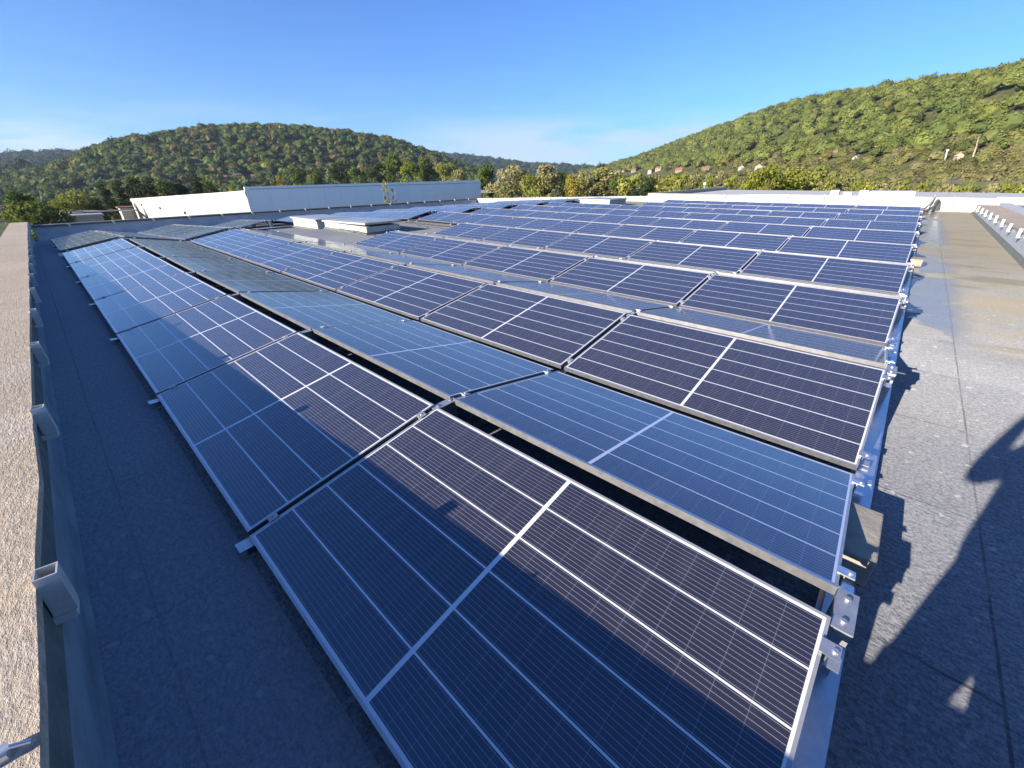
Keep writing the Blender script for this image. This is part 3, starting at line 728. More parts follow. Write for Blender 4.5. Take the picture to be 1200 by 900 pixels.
def above(h): return lambda x, y, r, a: (H(x, y)-base_z(x, y)) > h
# houses: px, py(base), r, kind
hs = [(262, 211.5, 430, 0), (279, 210, 450, 1), (300, 210.5, 440, 2), (36, 237, 300, 3), (22, 240, 260, 4), (92, 228, 330, 5),
      (890, 199.5, 330, 1), (868, 200, 340, 4), (826, 201.5, 360, 2), (795, 202, 380, 0), (772, 200, 420, 1), (742, 202, 440, 4), (762, 203.5, 400, 2), (730, 202, 470, 0),
      (1003, 189, 380, 2), (1122, 187.5, 380, 0), (600, 204, 700, 4)]
hs = [(px, py, hit(px, py) or r, kd) for px, py, r, kd in hs]
for px, py, r, kd in hs:
    a, e = azel(px, py); HOUSES.append((a, r, 8/r))
x, y = scatter(-95, -42, 480, 900, 9.6, above(2)); crowns('forest', np.stack([x, y, H(x, y)+4.6+rng.uniform(-1.5, 2.5, len(x))], 1), 6.0, PAL['left'], 'dense green and rust coloured wood covering the left hill')
x, y = scatter(-34, 9, 330, 1150, 9.6, lambda x, y, r, a: ((H(x, y)-base_z(x, y)) > 16) & (r < RCR(a)*1.05)); crowns('forest', np.stack([x, y, H(x, y)+4.6+rng.uniform(-1.5, 2.5, len(x))], 1), 6.3, PAL['right'], 'sunlit olive green wood covering the right hill')
x, y = scatter(-30, 11, 270, 560, 6.6, lambda x, y, r, a: (((H(x, y)-base_z(x, y)) <= 24) & (H(x, y)-base_z(x, y) > 1.0))); crowns('scrub', np.stack([x, y, H(x, y)+1.5], 1), 4.3, PAL['scrub'], 'pale olive scrub on the foot of the right hill')
x, y = scatter(-56, -30, 1500, 2350, 26, above(10)); crowns('forest', np.stack([x, y, H(x, y)+7], 1), 17, PAL['far'], 'hazy blue green wood on the distant middle hill')
x, y = scatter(-98, -80, 1250, 1950, 24, above(10)); crowns('forest', np.stack([x, y, H(x, y)+7], 1), 16, PAL['far'], 'hazy wood on the distant ridge at the far left')
x, y = scatter(-96, -81, 790, 1020, 12, above(2)); crowns('forest', np.stack([x, y, H(x, y)+4], 1), 8, PAL['far'], 'dark wooded knoll at the left edge before the distant ridge')
x, y = scatter(-95, -42, 260, 500, 17, lambda x, y, r, a: (r > 330) | (a < R(-80))); crowns('scrub', np.stack([x, y, H(x, y)+3.0], 1), 4.6, PAL['left'], 'loose green trees and hedges at the foot of the left hill')
x, y = scatter(-46, -12, 300, 900, 22, lambda x, y, r, a: (H(x, y)-base_z(x, y)) < 10); crowns('scrub', np.stack([x, y, H(x, y)+2.5], 1), 5.0, PAL['scrub'], 'pale hedges and scrub on the valley floor between the hills')
x, y = scatter(-16, 12, 90, 240, 7.0, lambda x, y, r, a: (r < 222)); crowns('scrub', np.stack([x, y, H(x, y)+1.2+rng.uniform(0, 1.2, len(x))], 1), 3.0, PAL['scrub'], 'low olive scrub between the far wall and the road')

# individual trees ---------------------------------------------------------
def leaf_tree_meshes(seed, shape, nleaf, leaf, tints):
    g = np.random.default_rng(seed)
    # unit tree, height 1; crown half width set by shape
    if shape == 'round': cw, c0, nc = .36, .30, 16
    elif shape == 'tall': cw, c0, nc = .25, .22, 16
    elif shape == 'poplar': cw, c0, nc = .13, .12, 18
    elif shape == 'wispy': cw, c0, nc = .25, .05, 26
    elif shape == 'conifer': cw, c0, nc = .20, .10, 18
    else: cw, c0, nc = .50, .10, 18       # bush
    cz = g.uniform(c0+.06, .93, nc)
    if shape == 'conifer': prof = (1-(cz-c0)/(1-c0))*.9+.1
    else:
        t = (cz-c0)/(1-c0); prof = np.sqrt(np.clip(1-(2*t-.85)**2/1.5, .05, 1))
    a = g.uniform(0, 2*np.pi, nc); rad = np.sqrt(g.uniform(.05, 1, nc))*cw*.72*prof
    C = np.stack([rad*np.cos(a), rad*np.sin(a), cz], 1); cs = g.uniform(.10, .17, nc)*(cw/.33)**.5*(.6+.4*prof)
    k = g.integers(0, nc, nleaf); d = g.normal(size=(nleaf, 3)); d /= np.linalg.norm(d, axis=1)[:, None]
    rr_ = cs[k]*g.uniform(.35, 1, nleaf)**.5*g.uniform(.85, 1.2, nleaf)
    P = C[k]+d*rr_[:, None]*np.array([1, 1, 1.6 if shape == 'wispy' else .85])
    P[:, 2] = np.maximum(P[:, 2], .03)
    nrm = d+g.normal(size=(nleaf, 3))*.7; nrm /= np.linalg.norm(nrm, axis=1)[:, None]
    t1 = np.cross(nrm, g.normal(size=(nleaf, 3))); t1 /= np.linalg.norm(t1, axis=1)[:, None]; t2 = np.cross(nrm, t1)
    s1 = leaf*g.uniform(.6, 1.3, (nleaf, 1)); s2 = s1*g.uniform(.5, .9, (nleaf, 1))
    Vq = np.stack([P-t1*s1, P-t2*s2, P+t1*s1, P+t2*s2], 1).reshape(-1, 3)
    Fq = np.arange(nleaf*4).reshape(-1, 4)
    ct = tints[g.integers(0, len(tints), nc)]*g.uniform(.8, 1.2, (nc, 1))
    T = np.repeat(ct[k]*g.uniform(.75, 1.25, (nleaf, 1)), 4, 0)
    crown = np_mesh('crown', Vq, Fq, LEAF, T)
    m = MB(); tr = .022
    m.tube([(0, 0, -.05), (.004, .002, .15), (-.004, .004, .4), (.003, -.003, .7), (0, 0, .86)], [tr*1.25, tr, tr*.75, tr*.45, tr*.15], 7)
    for i in range(0, nc, 2):
        q = C[i]; b0 = Vector((0, 0, max(.12, q[2]*.62))); m.tube([b0, b0.lerp(Vector(q), .55)+Vector((0, 0, .02)), Vector(q)], [tr*.45, tr*.3, tr*.1], 5)
    return crown, m.mesh('trunk', BARK)
def T3(*a): return np.array(a)
TINT = {
 'olive': T3((.30,.31,.06),(.26,.28,.055),(.34,.33,.08)), 'pale': T3((.42,.37,.18),(.36,.33,.13),(.30,.29,.10)),
 'green': T3((.12,.165,.028),(.145,.19,.032),(.10,.14,.026)), 'bright': T3((.25,.28,.030),(.21,.255,.028),(.28,.29,.042)),
 'dark': T3((.040,.062,.020),(.050,.074,.024),(.034,.054,.020)), 'yellow': T3((.38,.31,.05),(.32,.27,.045),(.24,.22,.045)),
 'rust': T3((.16,.105,.04),(.13,.10,.04),(.10,.09,.035))}
CACHE = {}
NLEAF = {'round': 2600, 'tall': 2400, 'poplar': 2200, 'conifer': 2600, 'wispy': 620, 'bush': 2600}
LS = {'round': .024, 'tall': .023, 'poplar': .018, 'conifer': .018, 'wispy': .022, 'bush': .028}
def tree(px, top, r, wpx, shape, tint, label, group, base=None):
    key = (shape, tint, random.randint(0, 1))
    if key not in CACHE: CACHE[key] = leaf_tree_meshes(abs(hash(shape+tint))%9999 if False else (sum(map(ord, shape+tint))*7+key[2]), shape, NLEAF[shape], LS[shape], TINT[tint])
    cr_, tk = CACHE[key]
    p = at(px, top, r); gz = float(H(p.x, p.y)) if base is None else at(px, base, r).z
    h = max(p.z-gz, 1.5)
    t = empty('bush' if shape == 'bush' else 'tree', (p.x, p.y, gz)); t.rotation_euler = (0, 0, random.uniform(0, 6.28))
    cwid = {'round': .36, 'tall': .25, 'poplar': .13, 'conifer': .20, 'wispy': .25, 'bush': .50}[shape]*2.05
    wm = wpx/FPX*r*1.0/ (1+((px-600)/FPX)**2)**.5 
    s = wm/(cwid)
    t.scale = (s, s, h)
    c_ = link('crown', cr_, t)
    link('trunk', tk, t)
    tag(t, label, 'bush' if shape == 'bush' else 'tree', group)
    return t
# right belt beyond the far wall (px, top, distance, width px, shape, colour)
belt = [(566,182,150,20,'poplar','green'),(583,199,120,34,'bush','pale'),(603,195,105,40,'round','pale'),(622,205,80,34,'bush','olive'),(641,193,100,40,'tall','pale'),(661,199,110,24,'round','green'),
 (672,206,90,26,'bush','yellow'),(686,201,125,34,'round','pale'),(704,191,130,16,'round','dark'),(712,194,120,38,'tall','pale'),(726,203,110,22,'tall','green'),(741,207,80,54,'bush','olive'),
 (763,207,90,26,'round','dark'),(776,203,120,40,'round','olive'),(797,205,110,36,'bush','olive'),(815,204,130,30,'round','pale'),(829,209,90,24,'bush','bright'),(843,201,120,40,'bush','pale'),
 (858,208,95,28,'bush','olive'),(884,201,85,34,'round','bright'),(903,208,80,22,'bush','yellow'),(918,193,90,64,'round','bright'),(948,192,100,56,'round','olive'),(968,202,90,34,'bush','olive'),
 (990,206,110,40,'bush','pale'),(1000,200,140,22,'round','yellow'),(1012,212,75,40,'bush','olive'),(1040,213,80,46,'bush','pale'),(1072,213,75,44,'bush','olive'),(1100,217,70,40,'bush','pale'),(1128,217,75,44,'bush','olive'),
 (1158,217,70,46,'bush','pale'),(1190,215,75,50,'bush','olive')]
SH = {'round': 'rounded', 'tall': 'tall loose', 'poplar': 'narrow poplar like', 'bush': 'low bushy', 'conifer': 'pointed'}
CO = {'pale': 'pale beige green', 'olive': 'olive', 'green': 'mid green', 'bright': 'bright green', 'dark': 'dark', 'yellow': 'yellow', 'rust': 'rust brown'}
for i, (px, tp, r, wp, shp, ti) in enumerate(belt):
    w_ = 'shrub' if shp == 'bush' else 'tree'
    tree(px, tp, r, wp, shp, ti, f'{SH[shp]} {CO[ti]} {w_} beyond the far wall, {ORD[i]} from the left', 'trees beyond the far wall')
# left of and behind the grey hall
lt = [(13,212,130,22,'poplar','green','narrow green poplar at the left edge above the near parapet corner'),
 (34,233,85,62,'round','green','big green tree just beyond the near corner of the parapets'),
 (56,242,80,46,'round','dark','dark shaded tree beside the big green corner tree'),
 (12,247,90,36,'bush','olive','olive shrub at the left edge below the poplar'),
 (84,222,150,46,'round','olive','wide pale olive tree in front of the small white houses'),
 (70,236,140,40,'bush','olive','low olive hedge left of the side road'),
 (108,231,140,22,'round','dark','small dark tree at right end of the olive hedge'),
 (118,214,160,26,'conifer','dark','leftmost tall dark conifer behind the cream wall'),
 (134,210,165,26,'conifer','dark','second tall dark conifer behind the cream wall end'),
 (152,208,170,26,'tall','dark','dark tall tree rising above left end of cream wall'),
 (170,207,175,28,'conifer','dark','dark conifer above the left part of cream wall'),
 (190,208,180,26,'tall','green','green tall tree above the middle of cream wall'),
 (207,208,180,26,'conifer','dark','dark conifer above the middle of cream wall'),
 (226,206,190,28,'conifer','dark','rightmost dark conifer above the cream wall'),
 (243,209,200,22,'round','green','round green tree left of the red roofed houses'),
 (272,214,150,18,'bush','bright','light green shrub on top line of cream wall near the corner'),
 (322,205,200,16,'round','yellow','small yellow tree behind the left end of grey wall'),
 (345,196,260,26,'round','green','green tree behind grey wall, left of its middle, widest there'),
 (368,198,240,22,'tall','green','tall green tree behind the middle of grey wall'),
 (395,190,280,22,'tall','dark','dark tall tree above the middle of grey wall'),
 (420,195,250,26,'round','green','round green tree behind grey wall, left of yellow tree'),
 (440,189,270,22,'tall','dark','dark tree just left of and above the yellow tree'),
 (459,178,270,24,'tall','green','tallest green tree behind grey wall above the yellow tree'),
 (478,186,250,22,'tall','bright','yellowish green tall tree right of the tallest tree'),
 (500,184,260,24,'tall','green','green tall tree behind the right part of grey wall'),
 (520,190,240,22,'tall','olive','olive tall tree near the right end of grey wall'),
 (540,200,200,30,'bush','pale','pale shrub at the right end of grey wall')]
for px, tp, r, wp, shp, ti, lab in lt: tree(px, tp, r, wp, shp, ti, lab, 'trees beyond the end parapet')

# ------------------------------------------------------------------ buildings beyond
def wallmat(n, a, b): return simple(n, a, b, .5, .85)
HW = [wallmat('cream_render', (.34, .28, .20), (.29, .24, .17)), wallmat('white_render', (.34, .325, .30), (.28, .27, .255)), wallmat('grey_render', (.50, .49, .46), (.44, .43, .41))]
ROOFM = [simple('red_tiles', (.34, .13, .075), (.25, .10, .06), 2, .85), simple('brown_tiles', (.24, .14, .09), (.17, .10, .07), 2, .85), simple('pale_roof', (.52, .50, .47), (.45, .43, .41), 2, .8)]
WIN = simple('dark_window_glass', (.03, .035, .045), rough=.15); DOORM = simple('wooden_door', (.15, .09, .05), rough=.6)
def house(px, py, r, kd, label):
    a, e = azel(px, py); x, y = r*math.sin(a), r*math.cos(a); z = float(H(x, y)); zt = CAMH+r*math.tan(e)
    t = empty('house', (x, y, z)); tag(t, label, 'house', 'houses in the valley')
    t.rotation_euler = (0, 0, -a+R(random.choice([0, 90, 20, -25, 70])))
    sc_ = .62 if px < 200 else .5 if px > 920 else .72; t.scale = (sc_, sc_, sc_)
    L, W_, hh = random.uniform(9, 12), random.uniform(7, 9), random.uniform(3.6, 5.0)
    wm_, rm = HW[[0, 0, 1, 1, 1, 0][kd]], ROOFM[[0, 1, 0, 2, 0, 1][kd]]
    m = MB(); m.add([(-L/2,-W_/2,-3),(L/2,-W_/2,-3),(L/2,W_/2,-3),(-L/2,W_/2,-3),(-L/2,-W_/2,hh),(L/2,-W_/2,hh),(L/2,W_/2,hh),(-L/2,W_/2,hh),(-L/2,0,hh+2.6),(L/2,0,hh+2.6)],
          [(0,1,5,4),(2,3,7,6),(1,2,6,9,5),(3,0,4,8,7)]); m.build('wall', wm_, t)
    m = MB()
    for s in (-1, 1):
        m.hexa([(-L/2-.4, s*(W_/2+.5), hh-.36), (L/2+.4, s*(W_/2+.5), hh-.36), (L/2+.4, 0, hh+2.66), (-L/2-.4, 0, hh+2.66)], [(-L/2-.4, s*(W_/2+.5), hh-.16), (L/2+.4, s*(W_/2+.5), hh-.16), (L/2+.4, 0, hh+2.9), (-L/2-.4, 0, hh+2.9)])
    rf = m.build('roof', rm, t)
    m = MB(); m.box(L*.2, L*.2+.7, -.35, .35, hh+2.2, hh+3.9); m.build('chimney', wm_, rf)
    for s in (-1, 1):
        for wx in (-L*.3, L*.05, L*.32):
            m = MB(); m.box(wx-.55, wx+.55, min(s*W_/2, s*(W_/2+.04)), max(s*W_/2, s*(W_/2+.04)), 1.6, 3.0); m.build('window', WIN, t)
    m = MB(); m.box(-L*.12-.5, -L*.12+.5, -W_/2-.05, -W_/2, 0, 2.1); m.build('door', DOORM, t)
hl = ['cream house with red roof above the cream wall, leftmost of that row', 'house with brown roof between two red roofs above the cream wall', 'white house with red roof above the corner of cream wall',
      'white house with pale roof among trees at the far left', 'white house half hidden at the left edge', 'cream house behind the olive tree at the left',
      'cream house with wide brown roof among the trees on the right', 'white house left of the cream house on the right slope', 'white house with red roof low on the right slope',
      'cream house with red roof left of the white one', 'cream house with brown roof at the foot of right hill', 'white house near the narrow dark round tree', 'white red roofed house lowest at the hill foot', 'leftmost house at the end of right hill',
      'white house with red roof on the hillside above the right scrub', 'cream house with red roof beside the pale post on the right hillside', 'distant white house in the valley gap']
for (px, py, r, kd), lb in zip(hs, hl): house(px, py, r, kd, lb)

# grey and cream hall beyond the end parapet
t = empty('industrial_hall', (-62, 19, -8)); tag(t, 'long low hall with sunlit cream wall and shaded blue grey side', 'hall')
a0, e0 = azel(286, 219); HX = -62.0; HY = HX/math.tan(a0); zt0 = CAMH+math.hypot(HX, HY)*math.tan(e0)
a1, _ = azel(563, 211); HY1 = HX/math.tan(a1); zt1 = CAMH+math.hypot(HX, HY1)*math.tan(azel(563, 211)[1])
ac, ec = azel(153, 233); HXL = HY*math.tan(ac); ztl = CAMH+math.hypot(HXL, HY)*math.tan(ec); ztc = CAMH+math.hypot(HX, HY)*math.tan(azel(285, 223.5)[1])
GREYP = simple('grey_sheet_cladding', (.90, .90, .90), (.84, .85, .86), .15, .4, .25, None, .5, (1, 1, .3)); CREAM = simple('cream_cladding', (.47, .43, .36), (.40, .37, .31), .35, .8, 0, None, .4, (1, 1, 2.5))
for mt_, per in ((GREYP, 2.4), (CREAM, 4.2)):
    q = NT('joint_tmp'); q.m = mt_; q.t = mt_.node_tree; q.b = q.t.nodes['Principled BSDF']
    s_ = q.n('ShaderNodeSeparateXYZ'); q.l(q.obj(), s_.inputs[0]); co = s_.outputs[1 if per < 3 else 0]
    f_ = q.M('LESS_THAN', q.M('FRACT', q.M('DIVIDE', co, per)), .035)
    pn = q.M('FRACT', q.M('MULTIPLY', q.M('SINE', q.M('FLOOR', q.M('DIVIDE', co, per))), 43.7))
    old = q.b.inputs['Base Color'].links[0].from_socket
    c_ = q.mix(q.M('MULTIPLY', f_, .12), old, (.12, .12, .12, 1)); c_ = q.mix(q.M('MULTIPLY', pn, .07), c_, (.30, .28, .26, 1))
    q.l(c_, q.b.inputs['Base Color'])
bpy.data.materials.remove(bpy.data.materials['joint_tmp']) if bpy.data.materials['joint_tmp'].users == 0 else None
inv = Matrix.Translation((62, -19, 8))
def hb(m, n, mt):
    o = m.build(n, mt, t); o.matrix_parent_inverse = inv; return o
m = MB(); m.add([(HX, HY, -12), (HX, HY1, -12), (HX, HY1, zt1), (HX, HY, zt0), (HX-.3, HY, -12), (HX-.3, HY1, -12), (HX-.3, HY1, zt1), (HX-.3, HY, zt0)], [(0, 1, 2, 3), (7, 6, 5, 4), (3, 2, 6, 7), (1, 5, 6, 2), (0, 3, 7, 4)]); hb(m, 'side_wall', GREYP)
m = MB(); m.hexa([(HXL, HY-.02, -12), (HX-.02, HY-.02, -12), (HX-.02, HY+.3, -12), (HXL, HY+.3, -12)], [(HXL, HY-.02, ztl-.65), (HX-.02, HY-.02, ztc-.65), (HX-.02, HY+.3, ztc-.65), (HXL, HY+.3, ztl-.65)]); hb(m, 'front_wall', CREAM)
m = MB(); m.hexa([(HXL-.3, HY-.1, ztl-.64), (HX-.02, HY-.1, ztc-.64), (HX-.31, HY+.5, ztc-.64), (HXL-.3, HY+.5, ztl-.64)], [(HXL-.3, HY-.1, ztl), (HX-.02, HY-.1, ztc), (HX-.31, HY+.5, ztc), (HXL-.3, HY+.5, ztl)]); hb(m, 'fascia', MAT['wall_white'])
m = MB(); m.add([(HXL, HY+.31, ztl-.7), (HX-.31, HY+.31, ztc-.7), (HX-.31, HY1, zt1-.7), (HXL, HY1, zt1-1.5)], [(0, 1, 2, 3)]); hb(m, 'roof', ROOFM[2])
for k_ in range(4):
    f_ = .15+.23*k_; xx = HXL+(HX-HXL)*f_; m = MB(); m.box(xx-.5, xx+.5, HY-.16, HY-.021, ztl-1.2, ztl-.75); hb(m, 'wall_lamp', WIN)
m = MB(); m.box(HX+.001, HX+.05, HY+.5, HY1-.5, zt1-.5, zt1-.42); hb(m, 'trim_strip', HW[2])
# small white shed at its left
p = at(150, 243, math.hypot(HXL, HY)+4)
t2 = empty('shed', (p.x, p.y, -9)); tag(t2, 'small white shed with red edged roof at left end of cream wall', 'shed')
m = MB(); m.box(-3.2, 2.6, -2, 3, -3, p.z+9); m.build('wall', MAT['wall_white'], t2)
m = MB(); m.box(-3.6, 3.0, -2.4, 3.4, p.z+9.003, p.z+9.3); m.build('roof', ROOFM[0], t2)
# low flat roof below the left corner
p = at(88, 254, 95)
t2 = empty('flat_roofed_store', (p.x, p.y, -8)); tag(t2, 'low flat roofed store just beyond the end parapet at left', 'store')
m = MB(); m.box(-1.8, 1.8, -3, 3, -6, p.z+8); m.build('wall', HW[1], t2)
m = MB(); m.box(-2, 2, -3.2, 3.2, p.z+8.003, p.z+8.3); m.build('roof', simple('grey_roofing', (.30, .30, .31), rough=.7), t2)
# yellow tree before the grey wall
pt = tree(452, 208, 52, 17, 'wispy', 'yellow', 'small yellow birch standing in front of the blue grey hall wall', 'trees beyond the end parapet')

# neighbouring flat roofs beyond the far and the right wall
t2 = empty('neighbour_building', (-4, 40, -8)); tag(t2, 'neighbouring flat roof edge with stepped white parapets beyond far wall', 'building')
inv2 = Matrix.Translation((4, -40, 8))
def nb(m, n, mt):
    o = m.build(n, mt, t2); o.matrix_parent_inverse = inv2; return o
m = MB(); m.box(-14, 9.5, 30, 46, -8, -.05); nb(m, 'wall', HW[2])
m = MB(); m.box(-14.2, 9.7, 29.8, 30.15, -.047, .19); m.box(-14.2, -13.9, 30.16, 46, -.047, .19); nb(m, 'parapet', simple('beige_coping', (.34, .32, .27), (.27, .25, .21), 2, .85))
m = MB(); m.box(-2.2, -.2, 33, 35, -.047, .37); nb(m, 'roof_plinth', MAT['white_coping'])
for q in (-3.6, -3.0, -2.3):
    m = MB(); m.box(q-.2, q+.2, 31, 31.4, -.047, .42+.06*math.sin(q*5)); nb(m, 'vent_stack', MAT['white_coping'])
t2 = empty('neighbour_building', (12, 24, -8)); tag(t2, 'adjoining dark roofed building with white edge beyond the right parapet', 'building')
inv2 = Matrix.Translation((-12, -24, 8))
m = MB(); m.box(2.55, 24, 8, 29, -8, .03); nb(m, 'wall', HW[2])
m = MB(); m.box(3.1, 23.5, 8.5, 28.4, .033, .05); nb(m, 'dark_roof', simple('slate_grey_roof', (.17, .17, .19), (.13, .13, .15), 1, .5))
m = MB(); m.box(2.5, 24, 28.5, 29, .033, .34); m.box(2.5, 3.0, 8, 28.45, .033, .12); nb(m, 'parapet', MAT['white_coping'])

# car on the embankment road
p = rp[3].lerp(rp[4], .15); dr = (rp[4]-rp[3]).normalized()
t = empty('car', (p.x, p.y, p.z)); t.rotation_euler = (0, 0, math.atan2(dr.y, dr.x)); tag(t, 'dark car driving on the pale road at the right', 'car')
m = MB(); prof = [(-2.1,.35),(2.1,.35),(2.15,.75),(1.2,.92),(.55,1.42),(-1.2,1.45),(-1.9,.98),(-2.15,.9)]
vs = [(a_, -.85, b_) for a_, b_ in prof]+[(a_, .85, b_) for a_, b_ in prof]; n = len(prof)
m.add(vs, [tuple(range(n)), tuple(range(2*n-1, n-1, -1))]+[(i, i+n, (i+1) % n+n, (i+1) % n) for i in range(n)]); m.build('body', simple('dark_car_paint', (.02, .022, .03), rough=.3), t)
for a_ in (-1.35, 1.35):
    for s in (-.8, .8):
        m = MB(); m.tube([(a_, s-.1, .33), (a_, s+.1, .33)], .33, 14); m.build('wheel', MAT['black_plastic'], t)
for s in (-1, 1):
    m = MB(); m.add([(-1.5, s*.853, 1.0), (.85, s*.853, 1.0), (.45, s*.853, 1.36), (-1.15, s*.853, 1.36)], [(0, 1, 2, 3)]); m.build('window', WIN, t)
# posts
def post(px, base, top, r, wd, label, mat, lean=0):
    b, tp_ = at(px, base, r), at(px+lean, top, r)
    g = float(H(b.x, b.y)); b.z = min(b.z, g+1)
    m = MB(); m.tube([b, tp_], [wd, wd*.8], 8); m.box(tp_.x-wd*1.5, tp_.x+wd*1.5, tp_.y-wd, tp_.y+wd, tp_.z+.002, tp_.z+wd*2)
    tag(m.build('pole', mat), label, 'pole')
post(1107, 189, 177, hit(1107, 189) or 330, .38, 'leaning pale post standing in scrub on the right hillside', MAT['wall_white'], 3)
post(826, 224, 216, 70, .10, 'short street lamp pole before bushes behind far wall', MAT['alu'])
# bare dead tree on the right hillside
def dead_tree(px, base, top, r, label):
    b, tp_ = at(px, base, r), at(px+7, top, r); b.z = min(b.z, float(H(b.x, b.y)))
    t = empty('dead_tree', b); tag(t, label, 'tree')
    m = MB(); d = tp_-b; m.tube([(0, 0, 0), d*.5+Vector((.2, 0, 0)), d], [.45, .3, .1], 7); m.build('trunk', simple('bleached_wood', (.36, .31, .24), rough=.9), t)
    m = MB()
    for i in range(9):
        q = d*random.uniform(.4, .95); m.tube([q, q+Vector((random.uniform(-2, 2), random.uniform(-2, 2), random.uniform(.6, 2.2)))], [.1, .03], 5)
    m.build('branches', BARK, t)
dead_tree(1140, 184, 160, hit(1140, 184) or 360, 'bare bleached dead tree leaning on the right hillside')

# ------------------------------------------------------------------ photographer (stands behind the camera, only the shadow is in frame)
def person():
    V3 = Vector
    f = V3((-.68, .735, 0)); l = V3((-.735, -.68, 0))
    c = V3((.185, -.06, 0))
    J = {'pelvis': (c+V3((0, 0, .76)), .16), 'waist': (c+V3((0, 0, .90))+f*.01, .155), 'chest': (c+V3((0, 0, 1.08))+f*.02, .175), 'neckb': (c+V3((0, 0, 1.25))+f*.02, .075), 'neck': (c+V3((0, 0, 1.32))+f*.035, .052), 'headc': (c+V3((0, 0, 1.42))+f*.05, .088), 'headt': (c+V3((0, 0, 1.52))+f*.045, .07)}
    E = [('pelvis', 'waist'), ('waist', 'chest'), ('chest', 'neckb'), ('neckb', 'neck'), ('neck', 'headc'), ('headc', 'headt')]
    for s, n in ((1, 'l'), (-1, 'r')):
        J['hip'+n] = (c+l*s*.12+V3((0, 0, .70)), .11); J['knee'+n] = (c+l*s*.19+f*.02+V3((0, 0, .42)), .072); J['ank'+n] = (c+l*s*.20+V3((0, 0, .08)), .045); J['toe'+n] = (c+l*s*.20+f*.12+V3((0, 0, .04)), .04)
        J['sho'+n] = (c+l*s*.19+V3((0, 0, 1.22)), .062); J['elb'+n] = (c+l*s*.44+f*.02+V3((0, 0, 1.06)), .050); J['wri'+n] = (c+l*s*.24+f*.10+V3((0, 0, 1.33)), .034); J['palm'+n] = (c+l*s*.17+f*.11+V3((0, 0, 1.38)), .04)
        E += [('pelvis', 'hip'+n), ('hip'+n, 'knee'+n), ('knee'+n, 'ank'+n), ('ank'+n, 'toe'+n), ('neckb', 'sho'+n), ('sho'+n, 'elb'+n), ('elb'+n, 'wri'+n), ('wri'+n, 'palm'+n)]
        for q in range(5):
            ln = (.05, .075, .08, .075, .06)[q]; sp = (q-2)*.018
            p0 = J['palm'+n][0]; d1 = V3((0, 0, .6))+l*(-s)*.6+f*.25; d1.normalize(); sd = f*sp + V3((0, 0, sp*.4))
            if q == 0: d1 = (l*(-s)+f*-.2).normalized(); sd = V3((0, 0, -.03))
            J[f'f{q}a{n}'] = (p0+sd+d1*ln*.6, .010); J[f'f{q}b{n}'] = (p0+sd*1.1+d1*ln*1.0-l*s*.02, .009); J[f'f{q}c{n}'] = (p0+sd*1.1+d1*ln*1.15-l*s*.045, .008)
            E += [('palm'+n, f'f{q}a{n}'), (f'f{q}a{n}', f'f{q}b{n}'), (f'f{q}b{n}', f'f{q}c{n}')]
    names = list(J); ix = {n: i for i, n in enumerate(names)}
    me = bpy.data.meshes.new('person'); me.from_pydata([J[n][0][:] for n in names], [(ix[a], ix[b]) for a, b in E], [])
    o = bpy.data.objects.new('person', me); COL.objects.link(o)
    sk = o.modifiers.new('skin', 'SKIN'); sk.use_smooth_shade = True
    for i, n in enumerate(names):
        v = me.skin_vertices[0].data[i]; v.radius = (J[n][1], J[n][1]); v.use_root = (n == 'pelvis')
    o.modifiers.new('sub', 'SUBSURF').levels = 1; o.modifiers['sub'].render_levels = 1
    k = NT('clothes_and_skin'); ob = k.obj(); sp_ = k.n('ShaderNodeSeparateXYZ'); k.l(ob, sp_.inputs[0]); z_ = sp_.outputs[2]
    cl = k.mix(k.ramp(k.noise(ob, 9, 5, .6), .4, .6), (.045, .05, .065, 1), (.03, .034, .045, 1))
    jn = k.mix(k.ramp(k.noise(ob, 14, 5, .6), .4, .6), (.03, .045, .09, 1), (.045, .06, .11, 1))
    c_ = k.mix(k.M('GREATER_THAN', z_, .74), jn, cl); c_ = k.mix(k.M('GREATER_THAN', z_, 1.315), c_, (.48, .29, .20, 1)); c_ = k.mix(k.M('LESS_THAN', z_, .085), c_, (.02, .018, .016, 1))
    k.set(c_, .8); k.bump(k.noise(ob, 22, 4, .6), .35, .01); me.materials.append(k.m)
    hp = J['headc'][0]+V3((0, 0, .035))
    hb_ = bmesh.new(); bmesh.ops.create_icosphere(hb_, subdivisions=3, radius=1)
    for v in list(hb_.verts):
        d = v.co.normalized(); keep = d.dot(f) < .45+.5*d.z
        v.co = hp + V3((d.x*.098, d.y*.098, d.z*.112))*(1+.05*math.sin(17*d.x+9*d.y)*math.sin(13*d.z)) - f*.012
        if not keep or d.z < -.55: v.tag = True
    bmesh.ops.delete(hb_, geom=[v for v in hb_.verts if v.tag], context='VERTS')
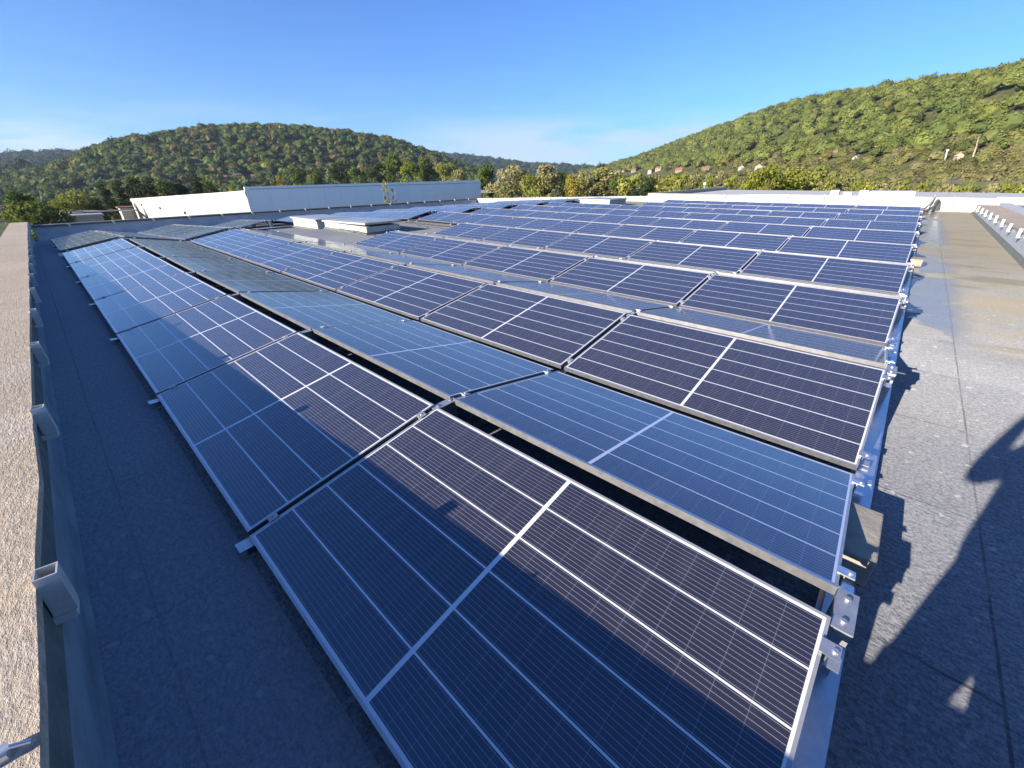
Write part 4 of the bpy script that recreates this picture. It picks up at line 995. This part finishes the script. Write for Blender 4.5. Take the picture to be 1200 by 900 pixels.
    [setattr(fc, 'smooth', True) for fc in hb_.faces]; hm = bpy.data.meshes.new('hair'); hb_.to_mesh(hm); hb_.free(); hm.materials.append(simple('brown_hair', (.05, .03, .018), (.03, .018, .01), 60, .7, sc=(1, 1, .2)))
    hair = link('hair', hm, o); sd_ = hair.modifiers.new('thick', 'SOLIDIFY'); sd_.thickness = .012
    for s in (-1, 1):
        q = J['headc'][0]+f*.083+l*s*.033+V3((0, 0, .012)); mb = MB(); mb.tube([q-f*.006, q+f*.006], [.011, .008], 10); mb.build('eye', simple('eye', (.6, .6, .58), rough=.3), o)
        q = J['headc'][0]+l*s*.088; mb = MB(); mb.tube([q-l*s*.006+V3((0, 0, -.03)), q+l*s*.012, q-l*s*.004+V3((0, 0, .034))], [.008, .014, .008], 8); mb.build('ear', simple('skin', (.48, .29, .20), rough=.7), o)
    q = J['headc'][0]+f*.085; mb = MB(); mb.tube([q+V3((0, 0, .02)), q+f*.022+V3((0, 0, -.018)), q+V3((0, 0, -.026))], [.008, .014, .009], 8); mb.build('nose', simple('skin', (.48, .29, .20), rough=.7), o)
    q = J['headc'][0]+f*.082+V3((0, 0, -.05)); mb = MB(); mb.tube([q-l*.024, q+f*.006, q+l*.024], [.004, .007, .004], 8); mb.build('mouth', simple('lips', (.35, .14, .11), rough=.6), o)
    tag(o, 'person in dark clothes with raised arms casting the shadow on right walkway', 'person')
person()

# ------------------------------------------------------------------ air
m = MB(); m.box(-5400, 5400, -5400, 5400, -190, 420)
hz = bpy.data.materials.new('haze'); hz.use_nodes = True; hz.node_tree.nodes.clear()
pv = hz.node_tree.nodes.new('ShaderNodeVolumePrincipled'); pv.inputs['Color'].default_value = (.62, .80, 1, 1); pv.inputs['Density'].default_value = .00009; pv.inputs['Anisotropy'].default_value = .2
ho = hz.node_tree.nodes.new('ShaderNodeOutputMaterial'); hz.node_tree.links.new(pv.outputs[0], ho.inputs['Volume'])
o = m.build('haze', hz); o['kind'] = 'stuff'; o['label'] = 'thin blue haze over the whole valley'
